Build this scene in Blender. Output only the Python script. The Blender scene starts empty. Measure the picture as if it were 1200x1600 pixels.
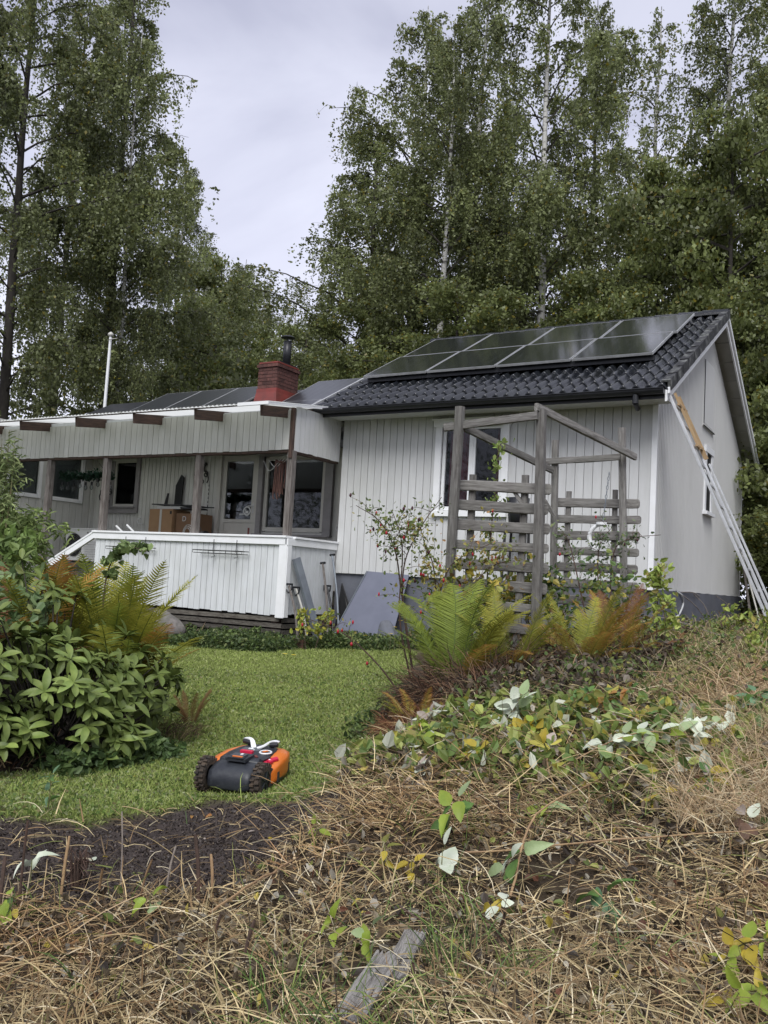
import bpy, bmesh, math, random
import numpy as np
from mathutils import Vector, Matrix, Quaternion, Euler
rad = math.radians
S = bpy.context.scene
COL = S.collection
rng = np.random.default_rng(7)
random.seed(7)

# ------------------------------------------------------------------ camera
cam_d = bpy.data.cameras.new("camera"); cam = bpy.data.objects.new("camera", cam_d); COL.objects.link(cam)
yaw, pitch, roll = rad(-30.904), rad(4.477), rad(3.232)
CAM = Vector((2.713, -10.998, -.09))
fw = Vector((math.sin(yaw)*math.cos(pitch), math.cos(yaw)*math.cos(pitch), math.sin(pitch)))
r0 = Vector((math.cos(yaw), -math.sin(yaw), 0)); u0 = r0.cross(fw)
rt = r0*math.cos(roll) + u0*math.sin(roll); up = -r0*math.sin(roll) + u0*math.cos(roll)
cam.matrix_world = Matrix(((rt.x, up.x, -fw.x, CAM.x), (rt.y, up.y, -fw.y, CAM.y), (rt.z, up.z, -fw.z, CAM.z), (0, 0, 0, 1)))
cam_d.sensor_fit = 'VERTICAL'; cam_d.sensor_height = 36; cam_d.lens = 36*1383/1600
cam_d.clip_start = .05; cam_d.clip_end = 2000
S.camera = cam

# ------------------------------------------------------------------ sky, sun, exposure
world = bpy.data.worlds.new("World"); S.world = world; world.use_nodes = True
nt = world.node_tree; nt.nodes.clear()
def N(nt, t, **kw):
    n = nt.nodes.new(t)
    for k, v in kw.items():
        if k.startswith('i_'):
            n.inputs[int(k[2:]) if k[2:].isdigit() else k[2:].replace('_', ' ')].default_value = v
        else: setattr(n, k, v)
    return n
SUN_EL, SUN_AZ = rad(50), rad(158)      # azimuth measured from +Y towards +X: bright part of the cloud deck behind the camera
out = N(nt, 'ShaderNodeOutputWorld'); bg = N(nt, 'ShaderNodeBackground'); bg2 = N(nt, 'ShaderNodeBackground')
sky = N(nt, 'ShaderNodeTexSky', sky_type='NISHITA', sun_disc=False, sun_elevation=SUN_EL, sun_rotation=SUN_AZ, air_density=1.5, dust_density=4)
tc = N(nt, 'ShaderNodeTexCoord'); mp = N(nt, 'ShaderNodeMapping'); mp.inputs['Scale'].default_value = (1, 1, 2.2)
n1 = N(nt, 'ShaderNodeTexNoise', i_Scale=1.9, i_Detail=6.0, i_Roughness=.5, i_Distortion=.7)
cr = N(nt, 'ShaderNodeValToRGB')
cr.color_ramp.elements[0].position = .36; cr.color_ramp.elements[0].color = (.27, .278, .355, 1)
cr.color_ramp.elements[1].position = .66; cr.color_ramp.elements[1].color = (.455, .465, .54, 1)
nt.links.new(tc.outputs['Generated'], mp.inputs['Vector']); nt.links.new(mp.outputs[0], n1.inputs['Vector'])
nt.links.new(n1.outputs['Fac'], cr.inputs['Fac'])
sx = N(nt, 'ShaderNodeSeparateXYZ'); nt.links.new(tc.outputs['Generated'], sx.inputs[0])
mr = N(nt, 'ShaderNodeMapRange'); mr.inputs['From Min'].default_value = .12; mr.inputs['From Max'].default_value = .6
mr.inputs['To Min'].default_value = 1.22; mr.inputs['To Max'].default_value = .92
nt.links.new(sx.outputs['Z'], mr.inputs['Value'])
nt.links.new(cr.outputs[0], bg2.inputs['Color']); nt.links.new(mr.outputs[0], bg2.inputs['Strength'])
bg.inputs['Strength'].default_value = .05
nt.links.new(sky.outputs[0], bg.inputs['Color'])
mx = N(nt, 'ShaderNodeMixShader'); mx.inputs[0].default_value = .93       # overcast: the cloud deck hides nearly all blue
nt.links.new(bg.outputs[0], mx.inputs[1]); nt.links.new(bg2.outputs[0], mx.inputs[2]); nt.links.new(mx.outputs[0], out.inputs['Surface'])
sd = bpy.data.lights.new("sun", 'SUN'); sun = bpy.data.objects.new("sun", sd); COL.objects.link(sun)
sd.energy = 1.5; sd.angle = rad(35); sd.color = (1, .995, .985)
sdir = Vector((math.sin(SUN_AZ)*math.cos(SUN_EL), math.cos(SUN_AZ)*math.cos(SUN_EL), math.sin(SUN_EL)))
sun.rotation_euler = sdir.to_track_quat('Z', 'Y').to_euler()
S.view_settings.view_transform = 'Standard'; S.view_settings.look = 'None'
S.view_settings.exposure = 1.12; S.view_settings.gamma = 1; S.view_settings.use_curve_mapping = False
S.cycles.max_bounces = 6; S.cycles.transparent_max_bounces = 6; S.cycles.diffuse_bounces = 3; S.cycles.glossy_bounces = 3

# ------------------------------------------------------------------ materials
MATS = {}
def mat(name, c1, c2=None, scale=6.0, rough=.6, bump=.0, bscale=None, stretch=(1, 1, 1), coord='Object', rnd=0.0, spec=.4, metal=0.0,
        contrast=(.35, .65), c3=None, s3=1.5, f3=.5, coat=0.0, attr=None, trans=0.0, detail=4.0):
    m = bpy.data.materials.new(name); m.use_nodes = True; t = m.node_tree; t.nodes.clear(); L = t.links.new
    o = N(t, 'ShaderNodeOutputMaterial'); p = N(t, 'ShaderNodeBsdfPrincipled')
    p.inputs['Roughness'].default_value = rough; p.inputs['Metallic'].default_value = metal
    p.inputs['Specular IOR Level'].default_value = spec; p.inputs['Coat Weight'].default_value = coat
    if coord == 'World': co = N(t, 'ShaderNodeNewGeometry').outputs['Position']
    else: co = N(t, 'ShaderNodeTexCoord').outputs['Object']
    mp_ = N(t, 'ShaderNodeMapping'); mp_.inputs['Scale'].default_value = stretch; L(co, mp_.inputs['Vector']); v = mp_.outputs[0]
    oi = N(t, 'ShaderNodeObjectInfo')
    if coord == 'Object':
        ad = N(t, 'ShaderNodeVectorMath', operation='ADD'); cx = N(t, 'ShaderNodeCombineXYZ')
        ml = N(t, 'ShaderNodeMath', operation='MULTIPLY', i_1=37.0); L(oi.outputs['Random'], ml.inputs[0])
        for k in range(3): L(ml.outputs[0], cx.inputs[k])
        L(v, ad.inputs[0]); L(cx.outputs[0], ad.inputs[1]); v = ad.outputs[0]
    if attr:
        base = N(t, 'ShaderNodeVertexColor', layer_name=attr).outputs['Color']
    else:
        rgb = N(t, 'ShaderNodeRGB'); rgb.outputs[0].default_value = (*c1, 1); base = rgb.outputs[0]
    def blend(base, col, sc, lo, hi, fac, src=None):
        nz = N(t, 'ShaderNodeTexNoise', i_Scale=sc, i_Detail=detail, i_Roughness=.6); L(src or v, nz.inputs['Vector'])
        mr_ = N(t, 'ShaderNodeMapRange'); mr_.inputs['From Min'].default_value = lo; mr_.inputs['From Max'].default_value = hi
        mr_.inputs['To Max'].default_value = fac; L(nz.outputs['Fac'], mr_.inputs['Value'])
        mi = N(t, 'ShaderNodeMix', data_type='RGBA'); L(mr_.outputs[0], mi.inputs['Factor']); L(base, mi.inputs['A'])
        mi.inputs['B'].default_value = (*col, 1); return mi.outputs['Result']
    if c2: base = blend(base, c2, scale, contrast[0], contrast[1], 1.0)
    if c3: 
        g = N(t, 'ShaderNodeNewGeometry').outputs['Position']; base = blend(base, c3, s3, .45, .75, f3, g)
    if rnd:
        hs = N(t, 'ShaderNodeHueSaturation'); mr2 = N(t, 'ShaderNodeMapRange'); mr2.inputs['To Min'].default_value = 1-rnd; mr2.inputs['To Max'].default_value = 1+rnd
        L(oi.outputs['Random'], mr2.inputs['Value']); L(mr2.outputs[0], hs.inputs['Value']); L(base, hs.inputs['Color']); base = hs.outputs['Color']
    L(base, p.inputs['Base Color'])
    if bump:
        nb = N(t, 'ShaderNodeTexNoise', i_Scale=bscale or scale*2, i_Detail=5.0, i_Roughness=.65); L(v, nb.inputs['Vector'])
        b = N(t, 'ShaderNodeBump', i_Strength=bump, i_Distance=.02); L(nb.outputs['Fac'], b.inputs['Height']); L(b.outputs[0], p.inputs['Normal'])
    if trans:
        tr = N(t, 'ShaderNodeBsdfTranslucent'); L(base, tr.inputs['Color']); ms = N(t, 'ShaderNodeMixShader'); ms.inputs[0].default_value = trans
        L(p.outputs[0], ms.inputs[1]); L(tr.outputs[0], ms.inputs[2]); L(ms.outputs[0], o.inputs['Surface'])
    else: L(p.outputs[0], o.inputs['Surface'])
    MATS[name] = m; return m

M_side = mat('pale_grey_cladding', (.60, .605, .60), (.55, .555, .545), 3, .55, .12, 30, (6, 6, .7), rnd=.035, c3=(.44, .45, .40), s3=1.3, f3=.28)
M_side2 = mat('aged_cladding', (.60, .60, .57), (.53, .53, .49), 3, .6, .12, 30, (6, 6, .7), rnd=.05, c3=(.33, .33, .29), s3=1.6, f3=.35)
M_porch = mat('porch_cladding', (.66, .68, .69), (.58, .60, .60), 3, .55, .1, 30, (6, 6, .7), rnd=.03, c3=(.42, .43, .39), s3=1.7, f3=.35)
M_gable = mat('gable_panel', (.63, .63, .61), (.60, .60, .58), 3, .6, 0, 20, (1, 1, .5), c3=(.48, .48, .44), s3=1.1, f3=.15)
M_white = mat('white_paint', (.82, .83, .84), (.77, .78, .78), 5, .45, .06, 30, c3=(.62, .62, .57), s3=2.5, f3=.15)
M_greyframe = mat('grey_frame_paint', (.27, .26, .26), (.22, .21, .21), 5, .5, .1, 30)
M_cream = mat('cream_frame', (.52, .51, .47), (.46, .45, .41), 4, .45, .05, 20)
M_found = mat('blue_grey_render', (.13, .138, .162), (.105, .112, .135), 3, .85, .3, 25, c3=(.09, .09, .085), s3=2, f3=.6)
M_black = mat('black_paint', (.014, .015, .018), (.022, .023, .026), 6, .4, .05, 20)
M_tile = mat('glazed_black_tile', (.007, .008, .011), (.014, .016, .02), 9, .2, .05, 30, spec=.5, rnd=.25, c3=(.03, .033, .03), s3=3, f3=.5)
M_wood = mat('weathered_wood', (.25, .24, .225), (.10, .092, .083), 9, .85, .6, 40, (6, 6, .7), rnd=.18, contrast=(.35, .7), c3=(.20, .20, .175), s3=4, f3=.5)
M_woodv = mat('grey_post_wood', (.22, .20, .185), (.10, .085, .075), 9, .85, .5, 40, (6, 6, .6), rnd=.1)
M_wooddk = mat('dark_brown_wood', (.10, .06, .045), (.045, .03, .025), 9, .8, .4, 40, (6, 6, .6), rnd=.2)
M_slat = mat('decaying_slat', (.13, .12, .10), (.05, .042, .035), 9, .9, .4, 30, (1, 6, 6), rnd=.3)
M_alu = mat('aluminium', (.60, .61, .62), (.50, .51, .51), 8, .42, .1, 30, metal=.45, c3=(.3, .3, .29), s3=5, f3=.4)
M_galv = mat('galvanised_steel', (.25, .28, .31), (.2, .22, .25), 8, .5, .1, metal=.5)
M_rust = mat('rusty_iron', (.05, .035, .03), (.10, .05, .03), 15, .8, .3)
M_iron = mat('black_iron', (.02, .02, .02), None, rough=.5)
M_brick = mat('red_brick', (.12, .05, .04), (.065, .03, .026), 14, .85, .5, 60, rnd=.3)
M_mortar = mat('chimney_mortar', (.17, .13, .12), (.12, .1, .09), 12, .9, .3)
M_redsheet = mat('red_flashing', (.22, .045, .036), (.15, .04, .032), 5, .45, .1)
M_card = mat('cardboard', (.33, .205, .11), (.28, .17, .09), 4, .85, .1)
M_card2 = mat('dark_cardboard', (.20, .115, .065), (.17, .10, .055), 4, .85, .1)
M_plasw = mat('white_plastic', (.62, .63, .62), None, rough=.4)
M_pumpg = mat('heat_pump_casing', (.72, .72, .70), (.66, .66, .64), 4, .45)
M_dark = mat('near_black', (.01, .01, .011), None, rough=.6)
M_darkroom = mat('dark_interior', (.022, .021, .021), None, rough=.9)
M_curtain = mat('dark_red_curtain', (.26, .04, .055), (.16, .03, .04), 8, .9, .2, stretch=(8, 8, .5))
M_rock = mat('granite', (.21, .19, .18), (.12, .11, .105), 9, .9, .7, 22, c3=(.09, .10, .07), s3=6, f3=.5)
M_orange = mat('orange_plastic', (.66, .17, .025), (.60, .15, .02), 5, .35, coat=.2)
M_mblack = mat('charcoal_plastic', (.018, .02, .026), (.034, .038, .043), 18, .45, .1, 40)
M_rubber = mat('muddy_rubber', (.022, .021, .02), (.09, .065, .045), 22, .9, .5, 50)
M_mwhite = mat('gloss_white_plastic', (.75, .76, .76), None, rough=.3)
M_red = mat('red_plastic', (.55, .02, .06), None, rough=.35)
M_rope = mat('brown_rope', (.12, .06, .045), (.07, .035, .03), 30, .9, .4)
M_yellowwood = mat('fresh_wood', (.40, .28, .15), (.30, .20, .11), 8, .7, .2, stretch=(6, 6, .6))
M_pvc = mat('grey_plastic_sheet', (.165, .175, .225), (.14, .15, .195), 3, .4, .03)
M_hip = mat('rose_hip_red', (.38, .02, .035), None, rough=.4)
M_hipd = mat('rose_hip_dark', (.05, .012, .018), None, rough=.5)
M_birch = mat('birch_bark', (.50, .49, .46), (.05, .045, .04), 3.2, .8, .4, 8, (1, 1, 3.5), coord='World', contrast=(.52, .62))
M_bark = mat('dark_bark', (.055, .048, .04), (.03, .026, .022), 6, .9, .5, 20, (1, 1, .4), coord='World')
M_stem = mat('brown_stem', (.10, .06, .045), (.06, .04, .03), 20, .8, .2)
M_stemg = mat('green_stem', (.16, .17, .07), (.12, .10, .05), 20, .7, .1)
M_cane = mat('tan_cane', (.36, .24, .12), (.24, .15, .085), 12, .7, .2)
M_greystick = mat('grey_stick', (.30, .26, .22), (.17, .14, .12), 12, .85, .3)
M_leafbirch = mat('birch_leaves', (1, 1, 1), attr='Col', rough=.42, spec=.5, trans=.48)
M_leafc = mat('leaf_by_colour', (1, 1, 1), attr='Col', rough=.5, spec=.35, trans=.3)
M_rhodo = mat('rhododendron_leaf', (.20, .255, .065), (.125, .18, .045), 14, .5, .1, spec=.3, rnd=.35, trans=.12)
M_strandc = mat('dry_strands', (1, 1, 1), attr='Col', rough=.75, spec=.2, trans=.15)
M_flower = mat('yellow_petals', (.75, .55, .04), None, rough=.6)
M_fern = mat('fern_by_colour', (1, 1, 1), attr='Col', rough=.6, spec=.25, trans=.4)

def glassmat(name, col, rough=.03, tr=.9):
    m = bpy.data.materials.new(name); m.use_nodes = True; t = m.node_tree; t.nodes.clear(); L = t.links.new
    o = N(t, 'ShaderNodeOutputMaterial'); g = N(t, 'ShaderNodeBsdfGlossy'); g.inputs['Roughness'].default_value = rough
    tr_ = N(t, 'ShaderNodeBsdfTransparent'); tr_.inputs['Color'].default_value = (*col, 1)
    fr = N(t, 'ShaderNodeFresnel', i_IOR=1.45); mi = N(t, 'ShaderNodeMixShader'); ad = N(t, 'ShaderNodeMath', operation='ADD', i_1=.06)
    ad.inputs[1].default_value = 0.0; L(fr.outputs[0], ad.inputs[0]); L(ad.outputs[0], mi.inputs[0]); L(tr_.outputs[0], mi.inputs[1]); L(g.outputs[0], mi.inputs[2]); L(mi.outputs[0], o.inputs['Surface'])
    return m
M_glass = glassmat('window_glass', (.75, .78, .78))
M_pglass = None
def sheetmat():
    m = bpy.data.materials.new('translucent_sheet'); m.use_nodes = True; t = m.node_tree; t.nodes.clear(); L = t.links.new
    o = N(t, 'ShaderNodeOutputMaterial'); p = N(t, 'ShaderNodeBsdfPrincipled'); p.inputs['Roughness'].default_value = .4
    p.inputs['Base Color'].default_value = (.42, .43, .41, 1)
    tr = N(t, 'ShaderNodeBsdfTranslucent'); tr.inputs['Color'].default_value = (.68, .69, .66, 1); ms = N(t, 'ShaderNodeMixShader'); ms.inputs[0].default_value = .8
    L(p.outputs[0], ms.inputs[1]); L(tr.outputs[0], ms.inputs[2]); L(ms.outputs[0], o.inputs['Surface']); return m
M_sheet = sheetmat()
def panelmat(rough_=.09, line_=(.06, .063, .066, 1)):
    m = bpy.data.materials.new('solar_cells'); m.use_nodes = True; t = m.node_tree; t.nodes.clear(); L = t.links.new
    o = N(t, 'ShaderNodeOutputMaterial'); p = N(t, 'ShaderNodeBsdfPrincipled'); p.inputs['Roughness'].default_value = rough_
    p.inputs['Specular IOR Level'].default_value = .5; p.inputs['Coat Weight'].default_value = .4; p.inputs['Coat Roughness'].default_value = rough_
    tcn = N(t, 'ShaderNodeTexCoord'); sp = N(t, 'ShaderNodeSeparateXYZ'); L(tcn.outputs['Object'], sp.inputs[0])
    def line(axis, pitch, w):
        a = N(t, 'ShaderNodeMath', operation='MULTIPLY', i_1=1/pitch); L(sp.outputs[axis], a.inputs[0])
        b = N(t, 'ShaderNodeMath', operation='FRACT'); L(a.outputs[0], b.inputs[0])
        c = N(t, 'ShaderNodeMath', operation='LESS_THAN', i_1=w); L(b.outputs[0], c.inputs[0]); return c.outputs[0]
    a = line('Y', .058, .09); b = line('X', .182, .035)
    mxn = N(t, 'ShaderNodeMath', operation='MAXIMUM'); L(a, mxn.inputs[0]); L(b, mxn.inputs[1])
    mi = N(t, 'ShaderNodeMix', data_type='RGBA'); mi.inputs['A'].default_value = (.006, .008, .012, 1); mi.inputs['B'].default_value = line_
    L(mxn.outputs[0], mi.inputs['Factor']); L(mi.outputs['Result'], p.inputs['Base Color']); L(p.outputs[0], o.inputs['Surface']); return m
M_cells = panelmat(); M_cells2 = panelmat(.32, (.12, .12, .125, 1))

# ------------------------------------------------------------------ helpers
def mesh_np(name, V, F, colors=None, smooth=False):
    V = np.asarray(V, np.float32).reshape(-1, 3); F = np.asarray(F, np.int32)
    me = bpy.data.meshes.new(name); me.vertices.add(len(V)); me.vertices.foreach_set('co', V.ravel())
    k = F.shape[1]; me.loops.add(F.size); me.loops.foreach_set('vertex_index', F.ravel())
    me.polygons.add(len(F)); me.polygons.foreach_set('loop_start', np.arange(0, F.size, k, dtype=np.int32))
    if colors is not None:
        ca = me.color_attributes.new('Col', 'FLOAT_COLOR', 'POINT')
        c = np.ones((len(V), 4), np.float32); c[:, :3] = colors; ca.data.foreach_set('color', c.ravel())
    me.update(calc_edges=True)
    me.polygons.foreach_set('use_smooth', np.full(len(F), bool(smooth)))
    return me
def link(name, me, m=None, parent=None, loc=None, rot=None, scale=None, matrix=None):
    if m is not None and len(me.materials) == 0: me.materials.append(m)
    o = bpy.data.objects.new(name, me); COL.objects.link(o)
    if m is not None and me.materials[0] != m: o.material_slots[0].link = 'OBJECT'; o.material_slots[0].material = m
    if matrix is not None: o.matrix_world = matrix
    if loc is not None: o.location = loc
    if rot is not None: o.rotation_euler = rot
    if scale is not None: o.scale = scale
    if parent is not None: adopt(o, parent)
    return o
def wmat(o):      # world matrix without a depsgraph update
    m = o.matrix_basis
    return wmat(o.parent) @ o.matrix_parent_inverse @ m if o.parent else m
def adopt(o, parent):
    o.parent = parent; o.matrix_parent_inverse = wmat(parent).inverted()
def tag(o, label=None, cat=None, group=None, kind=None):
    if label: o['label'] = label
    if cat: o['category'] = cat
    if group: o['group'] = group
    if kind: o['kind'] = kind
    return o
def thing(name, label, cat, loc=(0, 0, 0), rotz=0, group=None):
    o = bpy.data.objects.new(name, None); COL.objects.link(o); o.location = loc; o.rotation_euler = (0, 0, rotz); o.empty_display_size = .1
    return tag(o, label, cat, group)
def dup(root, loc=None, rotz=None, label=None, scale=None, group=None):
    def rec(o, parent):
        c = o.copy(); COL.objects.link(c)
        if parent: c.parent = parent
        for ch in list(o.children): rec(ch, c)
        return c
    r = rec(root, None)
    if loc is not None: r.location = loc
    if rotz is not None: r.rotation_euler = (0, 0, rotz)
    if scale is not None: r.scale = (scale,)*3 if not hasattr(scale, '__len__') else scale
    if label: r['label'] = label
    if group: r['group'] = group
    return r
_bc = {}
def boxmesh(dx, dy, dz, bev=0.0, name='box'):
    key = (round(dx, 4), round(dy, 4), round(dz, 4), bev)
    if key in _bc: return _bc[key]
    bm = bmesh.new(); bmesh.ops.create_cube(bm, size=1); bmesh.ops.scale(bm, vec=(dx, dy, dz), verts=bm.verts)
    if bev: bmesh.ops.bevel(bm, geom=bm.edges[:], offset=bev, segments=2, profile=.6, affect='EDGES')
    me = bpy.data.meshes.new('timber'); bm.to_mesh(me); bm.free(); _bc[key] = me; return me
def box(name, x0, x1, y0, y1, z0, z1, m, parent=None, bev=0.0, jit=0.0):
    me = boxmesh(abs(x1-x0), abs(y1-y0), abs(z1-z0), bev)
    return link(name, me, m, parent, loc=((x0+x1)/2, (y0+y1)/2, (z0+z1)/2), rot=(0, random.uniform(-jit, jit), 0) if jit else None)
def frame_axes(p0, p1, upv=(0, 0, 1)):
    p0 = Vector(p0); p1 = Vector(p1); z = (p1-p0).normalized(); u = Vector(upv)
    if abs(z.dot(u)) > .98: u = Vector((0, 1, 0))
    x = u.cross(z).normalized(); y = z.cross(x)
    m = Matrix((x, y, z)).transposed().to_4x4(); m.translation = (p0+p1)/2
    return m, (p1-p0).length
def beam(name, p0, p1, w, t, m, parent=None, bev=0.0, upv=(0, 0, 1)):
    mt, L = frame_axes(p0, p1, upv)
    return link(name, boxmesh(w, t, round(L, 3), bev), m, parent, matrix=mt)
def tube_data(pts, rad_, n=6):
    pts = np.asarray(pts, float); K = len(pts); r = np.broadcast_to(np.asarray(rad_, float), (K,))
    T = np.gradient(pts, axis=0); T /= np.linalg.norm(T, axis=1)[:, None]+1e-9
    ref = np.array([.31, .17, .93]) if abs(T[0] @ np.array([.31, .17, .93])) < .9 else np.array([1., 0, 0])
    A = np.cross(T, ref); A /= np.linalg.norm(A, axis=1)[:, None]+1e-9; B = np.cross(T, A)
    a = np.arange(n)*2*np.pi/n
    V = pts[:, None] + r[:, None, None]*(np.cos(a)[None, :, None]*A[:, None]+np.sin(a)[None, :, None]*B[:, None])
    i = np.arange(K-1)[:, None]*n; j = np.arange(n)[None]; j2 = (j+1) % n
    F = np.stack([i+j, i+j2, i+n+j2, i+n+j], -1).reshape(-1, 4)
    return V.reshape(-1, 3), F
class MB:
    def __init__(s): s.V = []; s.F = []; s.C = []; s.n = 0
    def add(s, V, F, c=None):
        V = np.asarray(V, float).reshape(-1, 3); s.V.append(V); s.F.append(np.asarray(F)+s.n); s.n += len(V)
        if c is not None: s.C.append(np.broadcast_to(np.asarray(c, float), (len(V), 3)))
    def tube(s, pts, r, n=6, c=None): s.add(*tube_data(pts, r, n), c)
    def cap_tube(s, p0, p1, r, n=10, c=None):
        p0 = np.array(p0, float); p1 = np.array(p1, float); e = (p1-p0)*1e-3
        s.tube([p0, p0+e, p1-e, p1], [1e-4, r, r, 1e-4], n, c)
    def box(s, c, d, rot=None, col=None):
        c = np.array(c, float); d = np.array(d, float)/2
        v = np.array([(x, y, z) for x in (-1, 1) for y in (-1, 1) for z in (-1, 1)])*d
        if rot is not None: v = v @ np.array(Euler(rot).to_matrix()).T
        s.add(v+c, [(0, 1, 3, 2), (4, 6, 7, 5), (0, 4, 5, 1), (2, 3, 7, 6), (0, 2, 6, 4), (1, 5, 7, 3)], col)
    def mesh(s, name, smooth=False):
        return mesh_np(name, np.concatenate(s.V), np.concatenate(s.F), np.concatenate(s.C) if s.C else None, smooth)
    def build(s, name, m, parent=None, smooth=False, **k): return link(name, s.mesh(name, smooth), m, parent, **k)
def prism(name, poly, depth_vec, m, parent=None):       # closed polygon extruded along depth_vec
    bm = bmesh.new(); a = [bm.verts.new(p) for p in poly]; d = Vector(depth_vec); b = [bm.verts.new(Vector(p)+d) for p in poly]
    bm.faces.new(a); bm.faces.new(b[::-1]); n = len(a)
    for i in range(n): bm.faces.new((a[i], b[i], b[(i+1) % n], a[(i+1) % n]))
    bmesh.ops.recalc_face_normals(bm, faces=bm.faces); me = bpy.data.meshes.new(name); bm.to_mesh(me); bm.free()
    return link(name, me, m, parent)
def vnoise(x, y, s=1.0, seed=0):      # smooth value noise from a few rotated sines
    v = 0
    for k in range(5):
        a = 1.7*k+seed*2.3; f = s*(1.6**k)*.9
        v = v+np.sin((x*math.cos(a)+y*math.sin(a))*f+seed*5.1+k)*np.cos((x*math.sin(a)-y*math.cos(a))*f*.83+k*2.1+seed)/(1.35**k)
    return v/3

# ------------------------------------------------------------------ terrain
GP = np.array([(0.64, -9.38, -1.32), (1.55, -8.9, -1.24), (2.43, -8.62, -1.08), (0.56, -8.55, -1.34), (1.38, -8.19, -1.25), (2.25, -7.91, -1.12), (0.0, -7.95, -1.32), (-0.54, -6.99, -1.33), (-0.92, -8.03, -1.33), (0.47, -7.1, -1.17), (1.36, -6.81, -1.07), (2.17, -6.8, -0.93), (-1.96, -4.64, -1.21), (-2.78, -2.97, -1.11), (-3.71, -0.74, -0.99), (-1.86, -6.84, -1.33), (-0.06, -5.33, -0.96), (0.07, -3.99, -0.66), (0.81, -4.48, -0.71), (0.95, -1.73, -0.57), (1.27, -0.15, -0.42), (1.92, -4.99, -0.72), (1.43, -5.97, -0.86), (-0.55, -5.37, -1.2), (-1.67, -3.25, -1.04), (-4.1, -3.76, -1.12), (-4.6, 0.0, -1.05), (-2.0, 0.0, -0.85), (0.0, 0.0, -0.6), (0.2, 3.0, -0.55), (0.5, 6.5, -0.5), (-4.6, -1.2, -1.08), (-9.0, -1.2, -1.1), (-13.0, -1.0, -1.1), (-13.0, -6.0, -1.4), (-30.0, 30.0, -0.8), (30.0, 30.0, 0.3), (0.0, 30.0, -0.2), (-60.0, 10.0, -1.0), (25.0, 0.0, -0.1), (12.0, -10.0, -0.9), (0.0, -20.0, -1.7), (-10.0, -20.0, -1.6), (-25.0, -12.0, -1.5), (2.7, -11.0, -1.5), (0.0, 90.0, 0.0), (-90.0, 60.0, 0.0), (90.0, 60.0, 1.0), (80.0, -80.0, -1.0), (-80.0, -80.0, -1.0)])
_phi = lambda r: np.sqrt(r*r+.25)
_n = len(GP); _A = _phi(np.linalg.norm(GP[:, None, :2]-GP[None, :, :2], axis=2))
_A = np.block([[_A, np.ones((_n, 1))], [np.ones((1, _n)), np.zeros((1, 1))]]); _w = np.linalg.solve(_A, np.append(GP[:, 2], 0))
def Hs(x, y):
    x = np.asarray(x, float); y = np.asarray(y, float); z = np.full(x.shape, _w[_n])
    for i in range(_n): z = z+_w[i]*_phi(np.hypot(x-GP[i, 0], y-GP[i, 1]))
    return z
def poly_sd(x, y, P):       # signed distance, negative inside
    x = np.asarray(x, float); y = np.asarray(y, float); d = np.full(x.shape, 1e9); ins = np.zeros(x.shape, bool); n = len(P)
    for i in range(n):
        ax, ay = P[i]; bx, by = P[(i+1) % n]; ex, ey = bx-ax, by-ay
        t = np.clip(((x-ax)*ex+(y-ay)*ey)/(ex*ex+ey*ey+1e-12), 0, 1); d = np.minimum(d, np.hypot(x-ax-t*ex, y-ay-t*ey))
        ins ^= ((ay > y) != (by > y)) & (x < ex*(y-ay)/(ey if ey != 0 else 1e-12)+ax)
    return np.where(ins, -d, d)
LAWN = [(-1.13, -8.09), (-.72, -7.93), (-.55, -7.2), (-.14, -7.17), (.02, -6.87), (-.24, -5.98), (-.8, -4.94), (-1.5, -3.4), (-2.75, -.95), (-4.19, -.75), (-4.7, -1.75), (-9, -1.8), (-14, -2), (-14, -9), (-3, -9)]
BED = [(-1.85, -7.8), (-1.7, -7.35), (-1.85, -6.7), (-2.45, -5.95), (-3.0, -5.5), (-3.6, -5.1), (-4.8, -4.8), (-6.5, -6), (-5, -9.4), (-2.2, -8.6)]
SOIL = [(-1.4, -8.25), (-.72, -7.93), (-.55, -7.2), (-.14, -7.17), (.05, -6.95), (.34, -7.0), (.4, -7.3), (.36, -7.6), (.46, -7.9), (.38, -8.2), (.2, -8.5), (.02, -8.72), (-.4, -9.0), (-1.2, -9.5), (-3, -8.9)]
def zones(x, y):
    nz = vnoise(x, y, 6, 1)*.10+vnoise(x, y, 1.8, 2)*.10
    lawn = np.clip(.5-(poly_sd(x, y, LAWN)+nz)/.10, 0, 1)*np.clip(.5+(poly_sd(x, y, BED)+nz)/.1, 0, 1)
    soil = np.clip(.5-(poly_sd(x, y, SOIL)+nz*.9)/.08, 0, 1); lawn = lawn*(1-soil)
    return lawn, soil
def H(x, y):
    l, s = zones(x, y); z = Hs(x, y)
    near = np.clip(1-np.hypot(np.asarray(x)-1, np.asarray(y)+6)/16, 0, 1)
    rough = (1-l)*(.022*vnoise(x, y, 9, 3)+.012*vnoise(x, y, 27, 4)+.03*vnoise(x, y, 3, 8))
    z = z+near*rough+l*.008*vnoise(x, y, 5, 5)
    z = z-s*(.035+.012*vnoise(x, y, 20, 6)+.012*vnoise(x, y, 45, 7))*near*1.0
    hx, hy = np.asarray(x)-1.62, np.asarray(y)+7.78     # the dark hollow under the cut canes
    z = z-.13*np.exp(-((hx*.9-.3*hy)**2/.055+(hy+.3*hx)**2/.012))
    hx, hy = np.asarray(x)-1.36, np.asarray(y)+8.45     # the trench beside the plank
    z = z-.09*np.exp(-((hx*.95+hy*.3)**2/.006+(hy*.95-hx*.3)**2/.15))
    return z
def Hz(x, y): return float(H(np.array([x]), np.array([y]))[0])
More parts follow.
